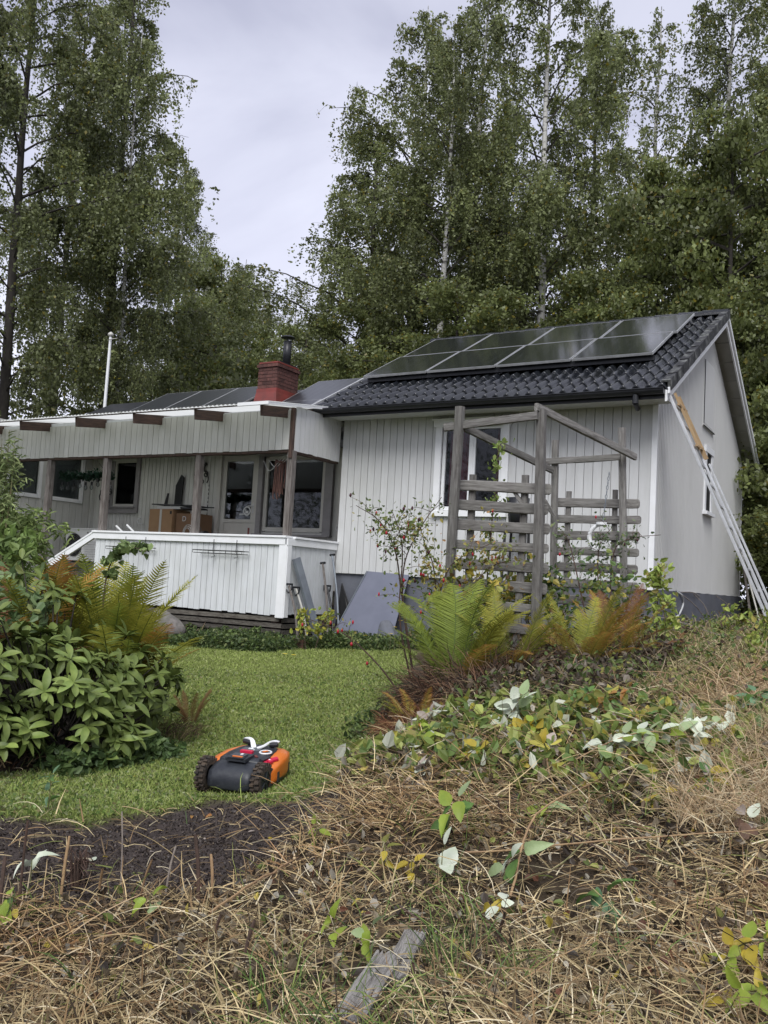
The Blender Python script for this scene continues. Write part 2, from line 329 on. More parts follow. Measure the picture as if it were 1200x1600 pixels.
def axis(lo, hi, step, far):
    a = list(np.arange(lo, hi, step)); s = step; v = a[-1]
    while v < far: s *= 1.13; v += s; a.append(v)
    s = step; v = a[0]; b = []
    while v > -far: s *= 1.13; v -= s; b.append(v)
    return np.array(b[::-1]+a)
gx = axis(-5.5, 3.6, .033, 420); gy = axis(-10.2, -3.8, .033, 420)
X, Y = np.meshgrid(gx, gy, indexing='ij'); Z = H(X, Y)
nx, ny = X.shape; idx = np.arange(nx*ny).reshape(nx, ny)
F = np.stack([idx[:-1, :-1], idx[1:, :-1], idx[1:, 1:], idx[:-1, 1:]], -1).reshape(-1, 4)
la, so = zones(X, Y)
cg = np.array([.062, .047, .031])+np.zeros(X.shape+(3,)); cg = cg*(1+.35*vnoise(X, Y, 14, 9))[..., None]
cl = np.array([.13, .155, .05])*(1+.22*vnoise(X, Y, 7, 10)+.15*vnoise(X, Y, 2, 14))[..., None]
cs = np.array([.062, .050, .045])*(1+.30*vnoise(X, Y, 18, 11))[..., None]
far = np.clip((np.hypot(X, Y)-14)/10, 0, 1)[..., None]
cc = cg*(1-la-so)[..., None]+cl*la[..., None]+cs*so[..., None]; cc = cc*(1-far)+far*np.array([.035, .045, .02])
M_ground = mat('earth', (1, 1, 1), attr='Col', rough=.95, spec=.15, bump=.9, bscale=60, scale=30, coord='World', c2=None)
gme = mesh_np('ground', np.stack([X, Y, Z], -1).reshape(-1, 3), F, np.clip(cc, .005, 1).reshape(-1, 3), True)
tag(link('ground', gme, M_ground), kind='structure')

# ================================================================== HOUSE
W, D = 4.668, 6.41
PT = rad(27.8); SL = math.tan(PT)
house = thing('house', 'low pale grey board-clad house with a black tiled wing and brick chimney', 'house', (0, 0, -.6))
def clad(parent, bname, axis_, at_, a0, a1, z0, z1, openings, m, pitch=.118, gap=.008, th=.018, out_=-1, backing=None, wobble=0.0):
    """vertical cladding boards on a plane; openings=[(a0,a1,z0,z1)]; out_=direction the boards stand proud of the backing"""
    n = max(1, round((a1-a0)/pitch)); p = (a1-a0)/n
    for i in range(n):
        l, r = a0+i*p+gap/2, a0+(i+1)*p-gap/2; c = (l+r)/2
        zz1 = z1(c) if callable(z1) else z1
        spans = [(z0+random.uniform(-wobble, wobble), zz1)]
        for (oa, ob, oz0, oz1) in openings:
            if oa < c < ob:
                ns = []
                for s0, s1 in spans:
                    if oz0 > s0: ns.append((s0, min(s1, oz0)))
                    if oz1 < s1: ns.append((max(s0, oz1), s1))
                spans = ns
        off = random.uniform(0, .002)
        for s0, s1 in spans:
            if s1-s0 < .02: continue
            s0, s1 = round(s0, 3), round(s1, 3)
            if axis_ == 'y': box(bname, l, r, at_-out_*off, at_-out_*(off+th), s0, s1, m, parent, jit=.001)
            else:
                me = boxmesh(th, r-l, s1-s0); link(bname, me, m, parent, loc=(at_-out_*(off+th/2), c, (s0+s1)/2))
def backing(name, axis_, at_, a0, a1, z0, z1, openings, m, parent, th=.1, out_=-1):
    mb = MB(); xs = sorted({a0, a1, *[o for op in openings for o in op[:2]]}); zs = sorted({z0, z1, *[o for op in openings for o in op[2:]]})
    for i in range(len(xs)-1):
        for j in range(len(zs)-1):
            cx, cz = (xs[i]+xs[i+1])/2, (zs[j]+zs[j+1])/2
            if any(o[0] < cx < o[1] and o[2] < cz < o[3] for o in openings) or not (a0 < cx < a1 and z0 < cz < z1): continue
            w_, h_ = xs[i+1]-xs[i], zs[j+1]-zs[j]; y = at_-out_*(th/2)
            mb.box((cx, y, cz) if axis_ == 'y' else (y, cx, cz), (w_, th, h_) if axis_ == 'y' else (th, w_, h_))
    return mb.build(name, m, parent)

# --- right wing front wall
fw_open = [(-3.0, -2.02, .95, 2.13)]
front = backing('front_wall', 'y', .020, -W, 0, .01, 2.43, fw_open, M_side, house, .12)
clad(front, 'board', 'y', 0, -W+.01, -.21, 0, 2.42, fw_open, M_side)
box('board', -.205, -.062, -.004, .017, -.003, 2.42, M_side, front)
box('corner_board', -.058, .012, -.022, .016, -.015, 2.40, M_white, front, .004)
f = MB(); f.box((-W/2-.03, .12, -.75), (W-.06, .16, 1.49)); f.box((-.04, D/2, -.75), (.16, D-.1, 1.49)); f.build('foundation', M_found, house)
# --- gable wall (ribbed sheet)
zr = lambda y: 2.40+min(y, D-y)*SL+.02
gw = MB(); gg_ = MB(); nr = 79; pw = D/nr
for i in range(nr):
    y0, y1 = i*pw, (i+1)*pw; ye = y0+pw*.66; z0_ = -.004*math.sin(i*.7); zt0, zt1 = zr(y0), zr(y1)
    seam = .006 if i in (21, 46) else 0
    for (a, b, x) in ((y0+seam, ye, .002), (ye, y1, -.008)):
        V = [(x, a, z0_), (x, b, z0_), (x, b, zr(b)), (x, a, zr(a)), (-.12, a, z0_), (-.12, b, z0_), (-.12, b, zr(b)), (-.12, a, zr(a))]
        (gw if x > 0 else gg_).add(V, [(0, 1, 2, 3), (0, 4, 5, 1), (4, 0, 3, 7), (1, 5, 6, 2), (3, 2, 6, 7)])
gable = gw.build('gable_wall', M_gable, house); gg_.build('cladding_groove', mat('shaded_groove', (.20, .20, .195), (.15, .15, .14), 4, .8), gable)  # shade between the ribs painted in as a darker groove colour
box('corner_board', -.05, .01, D-.06, D+.02, -.01, 2.38, M_white, gable, .004)
# hatch and narrow window in the gable
hatch = MB(); hatch.box((.006, 2.70, 3.03), (.014, .028, 1.02)); hatch.box((.012, 3.08, 2.525), (.03, .80, .035)); hatch.box((.004, 3.09, 3.06), (.012, .74, .98)); 
ht = hatch.build('loft_hatch', M_gable, gable); e_ = MB(); e_.box((.012, 2.715, 3.02), (.024, .012, 1.02)); e_.box((.026, 3.08, 2.515), (.012, .84, .016)); e_.build('hatch_edge', M_black, ht)
gwn = MB(); gwn.box((.012, 2.95, 1.72), (.03, .10, .95)); gwn.box((.012, 3.43, 1.72), (.03, .10, .95)); gwn.box((.016, 3.19, 2.20), (.04, .64, .1)); gwn.box((.03, 3.19, 1.22), (.08, .66, .05))
gwo = gwn.build('gable_window', M_white, gable); box('pane', .002, .008, 3.0, 3.38, 1.25, 2.16, M_dark, gwo)
# back & inner walls so the wing is closed
bw = MB(); bw.box((-W/2, D-.05, 1.2), (W, .1, 2.42)); bw.build('back_wall', M_side, house)
# --- front window
win = MB()
win.box((-2.51, -.03, 2.165), (1.18, .045, .095)); win.box((-2.51, -.037, 2.222), (1.23, .065, .02))
win.box((-3.02, -.024, 1.50), (.095, .035, 1.235)); win.box((-2.00, -.024, 1.50), (.095, .035, 1.235)); win.box((-2.51, -.03, .895), (1.12, .05, .07))
wino = win.build('window', M_white, front)
wf = MB()
for x in (-2.945, -2.535, -2.485, -2.075): wf.box((x, .03, 1.54), (.045, .05, 1.16))
for z in (.975, 2.105): wf.box((-2.51, .032, z), (.92, .046, .05))
wf.box((-2.51, .02, 1.54), (.03, .05, 1.12)); wf.build('window_frame', M_white, front)
for a, b in ((-2.925, -2.555), (-2.465, -2.095)): box('window_pane', a, b, .030, .034, 1.0, 2.08, M_glass, front)
cur = MB()
for a, b, ph in ((-2.925, -2.53, 0), (-2.19, -2.09, 2)):
    n_ = 26; xs = np.linspace(a, b, n_); yy = .14+.018*np.sin(xs*70+ph)
    V = np.concatenate([np.stack([xs, yy, np.full(n_, .95)], -1), np.stack([xs, yy, np.full(n_, 2.12)], -1)]); i = np.arange(n_-1)
    cur.add(V, np.stack([i, i+1, i+1+n_, i+n_], -1))
tag(cur.build('curtain', M_curtain, None, True), 'dark red curtains hanging inside the front window of the tiled wing', 'curtain')
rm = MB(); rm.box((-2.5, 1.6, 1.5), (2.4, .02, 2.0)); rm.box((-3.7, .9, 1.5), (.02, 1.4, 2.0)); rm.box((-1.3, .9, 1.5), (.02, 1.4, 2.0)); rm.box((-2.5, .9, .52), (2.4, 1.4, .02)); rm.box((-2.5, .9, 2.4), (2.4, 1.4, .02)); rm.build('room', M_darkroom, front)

# --- right wing roof
EX0, EX1, OV = -W-.27, .235, .49
ze = 2.36; ry = D/2; rz = ze+(ry+OV)*SL
roof = prism('roof', [(EX0+.02, -OV, ze), (EX0+.02, ry, rz), (EX0+.02, D+OV, ze), (EX0+.02, D+OV, ze-.05), (EX0+.02, ry, rz-.06), (EX0+.02, -OV, ze-.05)], (EX1-EX0-.05, 0, 0), M_black, house)
def tilemesh():
    w_, L_ = .295, .385; nx_ = 18; xs = np.linspace(0, 1, nx_+1); prof = .030*np.sin(2*np.pi*(xs*2-.25))+.010*np.sin(4*np.pi*(xs*2-.1))*.25
    V = []; 
    rows = [(0, -.030), (0.0, 0.0), (.02, .004), (L_, -.012)]
    for yy, dz in rows:
        for i, x in enumerate(xs): V.append((x*w_-w_/2, yy, prof[i]+dz+.03))
    F = []; n_ = nx_+1
    for r in range(3):
        for i in range(nx_): F.append((r*n_+i, r*n_+i+1, (r+1)*n_+i+1, (r+1)*n_+i))
    return mesh_np('tile', V, F, None, True)
TM = tilemesh()
sl_len = (ry+OV)/math.cos(PT); nrow = 12; ex = sl_len/nrow; ncol = 17; tw = (EX1-EX0)/ncol
for r in range(nrow):
    for c in range(ncol):
        s = r*ex-.03; px = EX0+(c+.5)*tw
        link('tile', TM, M_tile, roof, loc=(px+random.uniform(-.002, .002), -OV+s*math.cos(PT)-.0*math.sin(PT), ze+s*math.sin(PT)+.012+random.uniform(0, .004)),
             rot=(PT-.035+random.uniform(-.006, .006), 0, random.uniform(-.008, .008)), scale=(tw/.295, 1, 1.15))
# back slope: one joined sheet of tiles (hidden side), ridge tiles, verge tiles
link('back_slope', boxmesh(EX1-EX0-.06, sl_len, .03), M_tile, roof, loc=((EX0+EX1)/2, ry+(ry+OV)/2, (ze+rz)/2+.04), rot=(-PT, 0, 0))
rd = MB(); nrt = 14
for i in range(nrt):
    a = EX0+i*(EX1-EX0)/nrt; b = a+(EX1-EX0)/nrt+.02; th = np.linspace(0, np.pi, 9)
    V = [(x, ry+.12*math.cos(t)*k, rz+.02+.105*math.sin(t)*k) for x, k in ((a, 1.08), (b, .95)) for t in th]
    rd.add(V, [(j, j+1, j+10, j+9) for j in range(8)])
link('ridge_tiles', rd.mesh('ridge_tiles'), M_tile, roof)
vt = MB(); 
for r in range(nrow):
    s = r*ex; c_, s_ = math.cos(PT), math.sin(PT)
    vt.box((EX1+.012, -OV+(s+ex/2)*c_, ze+(s+ex/2)*s_+.045), (.035, ex*1.06, .13), (PT-.02, 0, 0)); vt.box((EX1-.03, -OV+(s+ex/2)*c_, ze+(s+ex/2)*s_+.095), (.11, ex*1.04, .022), (PT-.03, 0, 0))
link('verge', vt.mesh('verge'), mat('worn_black_verge', (.018, .018, .02), (.16, .165, .155), 7, .6, .3, 30, contrast=(.5, .68), coord='World'), roof)
# left verge trim
tr_ = MB(); tr_.box((EX0-.01, -OV+sl_len/2*math.cos(PT), ze+sl_len/2*math.sin(PT)+.055), (.03, sl_len, .04), (PT, 0, 0)); link('verge_trim', tr_.mesh('t'), M_alu, roof)
# barge boards (white), two steps; both slopes
for k, (yy0, zz0, yy1, zz1) in enumerate([(-OV-.02, ze-.075, ry, rz-.075), (D+OV+.02, ze-.075, ry, rz-.075)]):
    for x, w_, dz in ((EX1-.02, .145, 0), (EX1+.008, .07, .055)):
        x0 = x-.012; sg = 1 if k == 0 else -1
        prism('barge_board', [(x0, yy0, zz0-w_/2+dz), (x0, yy1, zz1-w_/2+dz), (x0, yy1, zz1+w_/2+dz), (x0, yy0, zz0+w_/2+dz)], (.024, 0, 0), M_white, roof)
# gable overhang soffit boards
so_ = MB()
for sg in (0, 1):
    for i in range(9):
        t0, t1 = i/9, (i+1)/9-.004; ya = -OV+t0*(ry+OV); yb = -OV+t1*(ry+OV); za, zb = ze-.055+t0*(rz-ze), ze-.055+t1*(rz-ze)
        if sg: ya, yb = D-ya, D-yb
        V = [(x, y, z+d) for x in (-.10, EX1-.035) for (y, z) in ((ya, za), (yb, zb)) for d in (0, -.02)]
        so_.add(V, [(0, 1, 3, 2), (4, 6, 7, 5), (0, 2, 6, 4), (1, 5, 7, 3), (0, 4, 5, 1), (2, 3, 7, 6)])
link('soffit', so_.mesh('s'), mat('soffit_paint', (.40, .39, .36), (.33, .32, .29), 3, .6, .1, c3=(.22, .22, .19), s3=2, f3=.4), roof)
se = MB()
for i in range(4): se.box(((EX0+EX1)/2-.02, -OV+.06+i*.115, ze-.07+.0), (EX1-EX0-.08, .108, .018))
link('eave_soffit', se.mesh('s'), M_side, roof)
box('eave_fascia', EX0+.02, EX1-.045, -OV-.012, -OV+.008, ze-.11, ze+.0, M_black, roof)
gt = MB(); a = np.linspace(np.pi, 2*np.pi, 9); rr = .062
for x0, x1 in ((EX0-.02, EX1-.03),):
    for r_, s_ in ((rr, 1), (rr-.008, -1)):
        V = [(x, -OV-.075+r_*math.cos(t), ze-.01+r_*math.sin(t)) for x in (x0, x1) for t in a]; gt.add(V, [(j, j+1, j+10, j+9) for j in range(8)])
    for x in (x0, x1): gt.add([(x, -OV-.075, ze-.01)]+[(x, -OV-.075+rr*math.cos(t), ze-.01+rr*math.sin(t)) for t in a], [(0, j, j+1, j+1) for j in range(1, 9)])
gt.tube([(x0, -OV-.137, ze-.008), (x1, -OV-.137, ze-.008)], .008)
link('gutter', gt.mesh('g'), M_black, roof); 
dp = MB(); dp.cap_tube((-.13, -OV-.07, ze-.06), (-.13, -OV-.07, ze-.17), .038); dp.cap_tube((-.13, -OV-.07, ze-.16), (-.13, -OV+.05, ze-.21), .032); link('gutter_outlet', dp.mesh('g'), M_black, roof)

# --- solar panels
def solar(name, c, pitch_, w_, h_, label, group, m=M_cells, fr_=M_alu):
    t = thing(name, label, 'solar panel', c, 0, group); R = Euler((pitch_, 0, 0)).to_matrix().to_4x4(); R.translation = Vector(c)
    g = link('cell_sheet', boxmesh(w_-.03, h_-.03, .03), m, t, matrix=R)
    fr = MB()
    for sx_ in (-1, 1): fr.box((sx_*(w_/2-.009), 0, 0), (.009, h_, .034))
    for sy_ in (-1, 1): fr.box((0, sy_*(h_/2-.009), 0), (w_-.02, .006, .033))
    link('frame', fr.mesh('frame'), fr_, t, matrix=R)
    return t
pn = (0, -math.sin(PT), math.cos(PT)); ps = (0, math.cos(PT), math.sin(PT))
wd = ['leftmost', 'second from the left', 'third from the left', 'rightmost']
y0s = .44; pl = (2.66-y0s)/math.cos(PT)/2
for r in range(2):
    for c in range(4):
        s = (r+.5)*pl; yb = y0s+s*math.cos(PT); zb = ze+(y0s+OV)*SL+s*math.sin(PT)+.185/math.cos(PT)
        xc = -4.66+(c+.5)*1.118+r*.05
        solar('solar_panel', (xc, yb, zb), PT, 1.10, pl-.012, f"dark solar panel on the black tiles, {wd[c]} in the {'upper' if r else 'lower'} row", 'solar panels on the tiled wing')
rl = thing('mounting_rack', 'black mounting rails holding the solar panels above the tiles', 'rack', (-2.4, y0s, 3))
for s in (.12, pl*.85, pl*1.2, pl*1.85):
    box('rail', -4.62, -.2, y0s+s*math.cos(PT)-.02, y0s+s*math.cos(PT)+.02, ze+(y0s+OV)*SL+s*math.sin(PT)+.09, ze+(y0s+OV)*SL+s*math.sin(PT)+.155, M_black, rl)

# --- left wing: roof, wall, projecting room
WY = 1.2; PL = rad(27.5); RY, RZ = 4.2, 3.93
eaveY = .75; eaveZ = RZ-(RY-eaveY)*math.tan(PL)
lroof = prism('low_roof', [(-14.5, eaveY, eaveZ), (-14.5, RY, RZ), (-14.5, 7.6, eaveZ), (-14.5, 7.6, eaveZ-.06), (-14.5, RY, RZ-.09), (-14.5, eaveY, eaveZ-.06)], (14.5-W-.02, 0, 0), M_black, house)
box('low_gutter', -14.4, -W-.03, eaveY-.1, eaveY-.005, eaveZ-.11, eaveZ-.01, M_black, lroof)
lw_open = [(-10.95, -10.19, 1.07, 1.99), (-8.05, -7.24, .10, 2.03), (-7.12, -5.74, .66, 1.98)]
lw = backing('porch_wall', 'y', WY+.02, -11.4, -W, -.32, eaveZ+.1, lw_open, M_side2, house, .12)
clad(lw, 'board', 'y', WY, -11.39, -5.5, -.30, 2.44, [(-11.04, -10.12, 1.0, 2.05), (-8.13, -5.5, .0, 2.12)], M_side2, pitch=.098)
box('header_board', -8.13, -4.7, WY-.004, WY+.017, 2.115, 2.44, M_greyframe, lw)
box('wall_panel', -7.16, -4.7, WY+.0, WY+.017, -.3, .60, M_side2, lw); box('wall_panel', -5.50, -4.7, WY-.002, WY+.017, .61, 2.11, M_greyframe, lw)
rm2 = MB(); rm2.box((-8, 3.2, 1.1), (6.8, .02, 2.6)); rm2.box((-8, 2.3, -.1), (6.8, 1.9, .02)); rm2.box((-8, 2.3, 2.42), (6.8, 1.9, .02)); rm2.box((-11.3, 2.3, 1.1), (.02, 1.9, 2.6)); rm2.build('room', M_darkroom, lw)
# small window
g = MB(); g.box((-10.58, WY-.03, 2.07), (.94, .05, .10)); g.box((-11.0, WY-.022, 1.52), (.10, .035, 1.0)); g.box((-10.165, WY-.022, 1.52), (.10, .035, 1.0)); g.box((-10.58, WY-.03, 1.0), (.94, .05, .10)); g.box((-10.57, WY-.045, 1.065), (.80, .09, .025))
g.box((-10.90, WY+.03, 1.53), (.08, .05, .9))
w1 = g.build('small_window', M_greyframe, lw); g = MB()
for x in (-10.84, -10.24): g.box((x, WY+.05, 1.54), (.045, .045, .9))
for z in (1.11, 1.97): g.box((-10.54, WY+.052, z), (.62, .04, .045))
g.build('window_frame', M_cream, w1); box('pane', -10.82, -10.26, WY+.05, WY+.055, 1.13, 1.95, M_glass, w1)
# door
g = MB(); g.box((-8.09, WY-.015, 1.05), (.085, .05, 2.1)); g.box((-7.21, WY-.015, 1.05), (.06, .05, 2.1)); g.box((-7.65, WY-.015, 2.07), (.82, .05, .07)); dfr = g.build('door_frame', M_cream, lw)
g = MB(); g.box((-8.0, WY+.035, 1.04), (.09, .045, 1.96)); g.box((-7.30, WY+.035, 1.04), (.09, .045, 1.96)); g.box((-7.65, WY+.035, 1.965), (.61, .045, .10)); g.box((-7.65, WY+.035, .84), (.61, .045, .06)); g.box((-7.65, WY+.04, .44), (.61, .03, .74)); g.box((-7.65, WY+.035, .08), (.61, .045, .04))
door = g.build('door', M_cream, house); adopt(door, house)
box('pane', -7.955, -7.345, WY+.03, WY+.036, .87, 1.92, M_glass, door)
g = MB(); g.box((-7.255, WY-.03, 1.06), (.025, .02, .16)); g.cap_tube((-7.255, WY-.05, 1.10), (-7.36, WY-.055, 1.10), .010); g.build('handle', M_alu, door)
box('notice', -7.39, -7.32, WY+.015, WY+.020, .60, .72, M_redsheet, door)
# round picture sticker on the door glass
st = MB(); st.add([(-7.44+.085*math.cos(t), WY+.024, 1.02+.085*math.sin(t)) for t in np.linspace(0, 2*np.pi, 20, endpoint=False)]+[(-7.44+.060*math.cos(t), WY+.024, 1.02+.060*math.sin(t)) for t in np.linspace(0, 2*np.pi, 20, endpoint=False)], [(i, (i+1) % 20, 20+(i+1) % 20, 20+i) for i in range(20)])
st.box((-7.44, WY+.024, 1.0), (.07, .002, .05)); st.box((-7.47, WY+.024, 1.035), (.02, .002, .03)); st.box((-7.56, WY+.024, .96), (.10, .002, .02)); st.build('sticker', M_plasw, door)
# big window
g = MB(); g.box((-7.13, WY-.022, 1.33), (.10, .06, 1.46)); g.box((-5.67, WY-.022, 1.33), (.16, .06, 1.46)); g.box((-6.4, WY-.022, 2.03), (1.36, .05, .10)); g.box((-6.4, WY-.04, .60), (1.65, .10, .035))
w2 = g.build('large_window', M_greyframe, lw); g = MB()
for x in (-7.03, -5.80): g.box((x, WY+.03, 1.32), (.07, .06, 1.30))
for z in (.70, 1.95): g.box((-6.415, WY+.032, z), (1.16, .055, .075))
g.build('window_frame', M_cream, w2); box('pane', -6.995, -5.835, WY+.035, WY+.04, .74, 1.91, M_glass, w2)
g = MB(); g.box((-5.42, WY-.03, 1.33), (.09, .05, 1.5)); g.build('window_trim', M_cream, w2)
box('eave_panel', -14.4, -W-.03, eaveY+.0, WY, 2.44, 2.455, M_side2, lroof)
# projecting room on the left
rx = -11.4
rop = [(.13, .86, 1.17, 2.02), (-.78, -.12, 1.17, 2.02)]
rw = backing('room_wall', 'x', rx-.02, -1.08, 1.19, -.9, 2.45, rop, M_side2, house, .1, 1)
box('inner_corner_board', rx-.06, rx+.05, 1.12, 1.215, -1.1, 2.5, M_side2, rw)
clad(rw, 'board', 'x', rx, -1.08, 1.11, -.9, 2.2, [(.08, .92, 1.10, 2.08), (-.84, -.06, 1.10, 2.08)], M_side2, pitch=.16, out_=1)
for (a, b, z0, z1) in rop:
    g = MB()
    for y in (a-.02, b+.02): g.box((rx+.012, y, (z0+z1)/2), (.04, .07, z1-z0+.13))
    for z in (z0-.03, z1+.03): g.box((rx+.012, (a+b)/2, z), (.04, b-a-.04, .07))
    wn = g.build('side_window', M_white, rw); box('pane', rx-.035, rx-.03, a, b, z0, z1, M_glass, wn); box('blind', rx-.09, rx-.08, a, b, z0, z1, mat('grey_blind', (.30, .31, .31), None, rough=.8), wn)
bk = MB(); bk.box((-13, -1.13, .65), (3.1, .06, 3.1)); bk.build('room_front', M_side2, house)
# solar panels on the low roof
lnn = math.cos(PL), math.sin(PL)
def lowpanel(x0, x1, s0, s1, label):
    sc_ = (s0+s1)/2; y = RY-sc_*lnn[0]; z = RZ-sc_*lnn[1]+.12
    solar('solar_panel', ((x0+x1)/2, y, z), PL+rad(2), x1-x0-.015, s1-s0-.015, label, 'solar panels on the low roof', M_cells2)
lx = [-12.55, -11.45, -10.35, -9.25]
nm = ['far left end', 'second column', 'column beside the chimney']
for i in range(3):
    for r in range(2): lowpanel(lx[i], lx[i+1], .03+r*1.62, .03+r*1.62+1.61, f"sky-reflecting solar panel on the low roof, {nm[i]}, {'lower' if r else 'upper'} row")
nm2 = ['just right of the chimney', 'second right of the chimney', 'tucked beside the tiled eave']
for i in range(3):
    for r in range(2): lowpanel(-8.15+i*1.12, -8.15+(i+1)*1.12, .03+r*1.62, .03+r*1.62+1.61, f"solar panel on the low roof {nm2[i]}, {'lower' if r else 'upper'} row")
# --- chimney
chx0, chx1, chy0, chy1 = -8.86, -8.37, 3.0, 3.72; chz = 3.70
ch = MB(); ch.box(((chx0+chx1)/2, (chy0+chy1)/2, 3.66), (chx1-chx0-.02, chy1-chy0-.02, .92)); ch = ch.build('chimney', M_mortar, house)
fl = MB(); V = []
for z, g_ in ((3.18, .09), (3.62, .015), (3.70, .012)):
    V += [(chx0-g_, chy0-g_, z), (chx1+g_, chy0-g_, z), (chx1+g_, chy1+g_, z), (chx0-g_, chy1+g_, z)]
fl.add(V, [(k*4+i, k*4+(i+1) % 4, k*4+4+(i+1) % 4, k*4+4+i) for k in range(2) for i in range(4)]); fl.build('flashing', M_redsheet, ch)
bh = .062; pitchz = .0725; nrw = 6
def course(z, x0, x1, y0, y1, shift, nx_, ny_, g_=.0):
    for (a0, a1, n_, fx) in ((x0, x1, nx_, 'y0'), (x0, x1, nx_, 'y1'), (y0, y1, ny_, 'x0'), (y0, y1, ny_, 'x1')):
        L_ = a1-a0; cuts = [a0]+[a0+(k+(.5 if shift else 1))*L_/n_ for k in range(n_)]+([a1] if shift else [])
        cuts = sorted(set(min(max(c, a0), a1) for c in cuts))
        for k in range(len(cuts)-1):
            a, b = cuts[k]+.004, cuts[k+1]-.004
            if b-a < .03: continue
            if fx[0] == 'y':
                y = y0 if fx == 'y0' else y1; s_ = 1 if fx == 'y0' else -1; box('brick', a, b, y-s_*.004-random.uniform(0, .004), y+s_*.05, z, z+bh, M_brick, ch)
            else:
                x = x0 if fx == 'x0' else x1; s_ = 1 if fx == 'x0' else -1; box('brick', x-s_*.004-random.uniform(0, .004), x+s_*.05, a+.05*(a == y0+.004), b-.05*(b == y1-.004), z, z+bh, M_brick, ch)
for r in range(nrw): course(chz+.005+r*pitchz, chx0, chx1, chy0, chy1, r % 2, 2, 3)
course(chz+.005+nrw*pitchz, chx0-.025, chx1+.025, chy0-.025, chy1+.025, 0, 2, 3); 
box('cap_slab', chx0-.0, chx1+.0, chy0-.0, chy1+.0, chz+.012+7*pitchz, chz+.045+7*pitchz, M_redsheet, ch, .004)
box('metal_cap', chx0+.12, chx1-.02, chy0+.1, chy1-.02, chz+.05+7*pitchz, chz+.075+7*pitchz, M_black, ch)
fx_, fy_ = -8.48, 3.42; fz = chz+.07+7*pitchz
fp = MB(); fp.cap_tube((fx_, fy_, fz), (fx_, fy_, fz+.50), .085, 16); flue = fp.build('flue_pipe', M_black, ch, True)
fp = MB(); fp.tube([(fx_, fy_, fz+.565), (fx_, fy_, fz+.57), (fx_, fy_, fz+.60), (fx_, fy_, fz+.625)], [.001, .15, .12, .001], 16); 
for k in range(4): fp.cap_tube((fx_+.07*math.cos(k*1.57+.6), fy_+.07*math.sin(k*1.57+.6), fz+.49), (fx_+.07*math.cos(k*1.57+.6), fy_+.07*math.sin(k*1.57+.6), fz+.58), .006, 5)
fp.build('rain_hood', M_black, flue)

# ================================================================== VERANDA
ver = thing('veranda', 'covered porch with weathered posts, pale boarded railing and plastic sheet roof', 'veranda', (-6.6, -.6, -1.1))
VY, VX = -1.2, -4.70
box('deck', -8.9, VX-.06, VY+.04, WY-.02, -.36, -.32, M_woodv, ver)
for k in range(9): box('deck_board', -8.6, VX-.06, VY+.06+k*.26, VY+.06+k*.26+.25, -.318, -.29, M_woodv, ver)
for i, x in enumerate((-4.74, -6.45, -8.43, -9.80)):
    box('post', x-.048, x+.048, VY+.02, VY+.115, -.35 if x > -9 else -1.15, 1.66, M_woodv, ver, .006, jit=.006)
bm_ = box('plate_beam', -12.3, VX-.02, VY+.015, VY+.125, 1.632, 1.70, M_wooddk, ver); box('plate_beam', VX-.11, VX-.015, VY+.13, -.01, 1.632, 1.70, M_wooddk, ver)
fa = box('fascia_wall', -12.3, VX-.075, VY+.022, VY+.05, 1.69, 2.25, M_porch, ver)
clad(fa, 'board', 'y', VY, -12.3, VX-.06, 1.665, lambda x: 2.215+.02*math.sin(x*.8), [], M_side2, pitch=.12, wobble=.006, th=.02)
fr_ = box('fascia_return', VX-.05, VX-.02, VY+.12, -.01, 1.70, 2.28, M_side, ver)
clad(fr_, 'board', 'x', VX+.0, VY+.06, -.005, 1.66, 2.29, [], M_side, pitch=.118, out_=1, wobble=.006, th=.018)
box('corner_post', VX-.055, VX-.005, VY+.0, VY+.05, 1.55, 2.26, M_wooddk, ver)
for x in (-4.83, -6.02, -7.24, -8.50, -9.84, -11.1):
    beam('rafter', (x, -1.76, 2.115), (x, WY-.02, 2.52), .045, .145, M_wooddk, ver, .004, upv=(0, 0, 1))
# corrugated translucent roof sheets
def corr(x0, x1, name='roof_sheet'):
    n_ = int((x1-x0)/.019); xs = np.linspace(x0, x1, n_); z_ = .011*np.sin(xs*2*np.pi/.076); V = []
    dz0 = random.uniform(-.004, .008)
    for y, zz in ((-1.87, 2.195), (-.5, 2.39), (WY-.12, 2.62)): V.append(np.stack([xs, np.full(n_, y+random.uniform(-.01, .01)), zz+z_+dz0], -1))
    i = np.arange(n_-1); F_ = np.concatenate([np.stack([i+k*n_, i+1+k*n_, i+1+(k+1)*n_, i+(k+1)*n_], -1) for k in range(2)])
    return link(name, mesh_np('sheet', np.concatenate(V), F_, None, True), M_sheet, ver)
e_ = -12.4
while e_ < -4.9:
    corr(e_, min(e_+1.27, -4.66)+.04); e_ += 1.23
box('roof_batten', -12.4, -4.66, -1.80, -1.76, 2.188, 2.2, M_wooddk, ver)
box('white_edge', -5.15, -4.62, -1.885, -1.872, 2.165, 2.21, M_white, ver)
beam('white_edge', (-4.64, -1.87, 2.19), (-4.64, -.02, 2.45), .025, .045, M_white, ver)
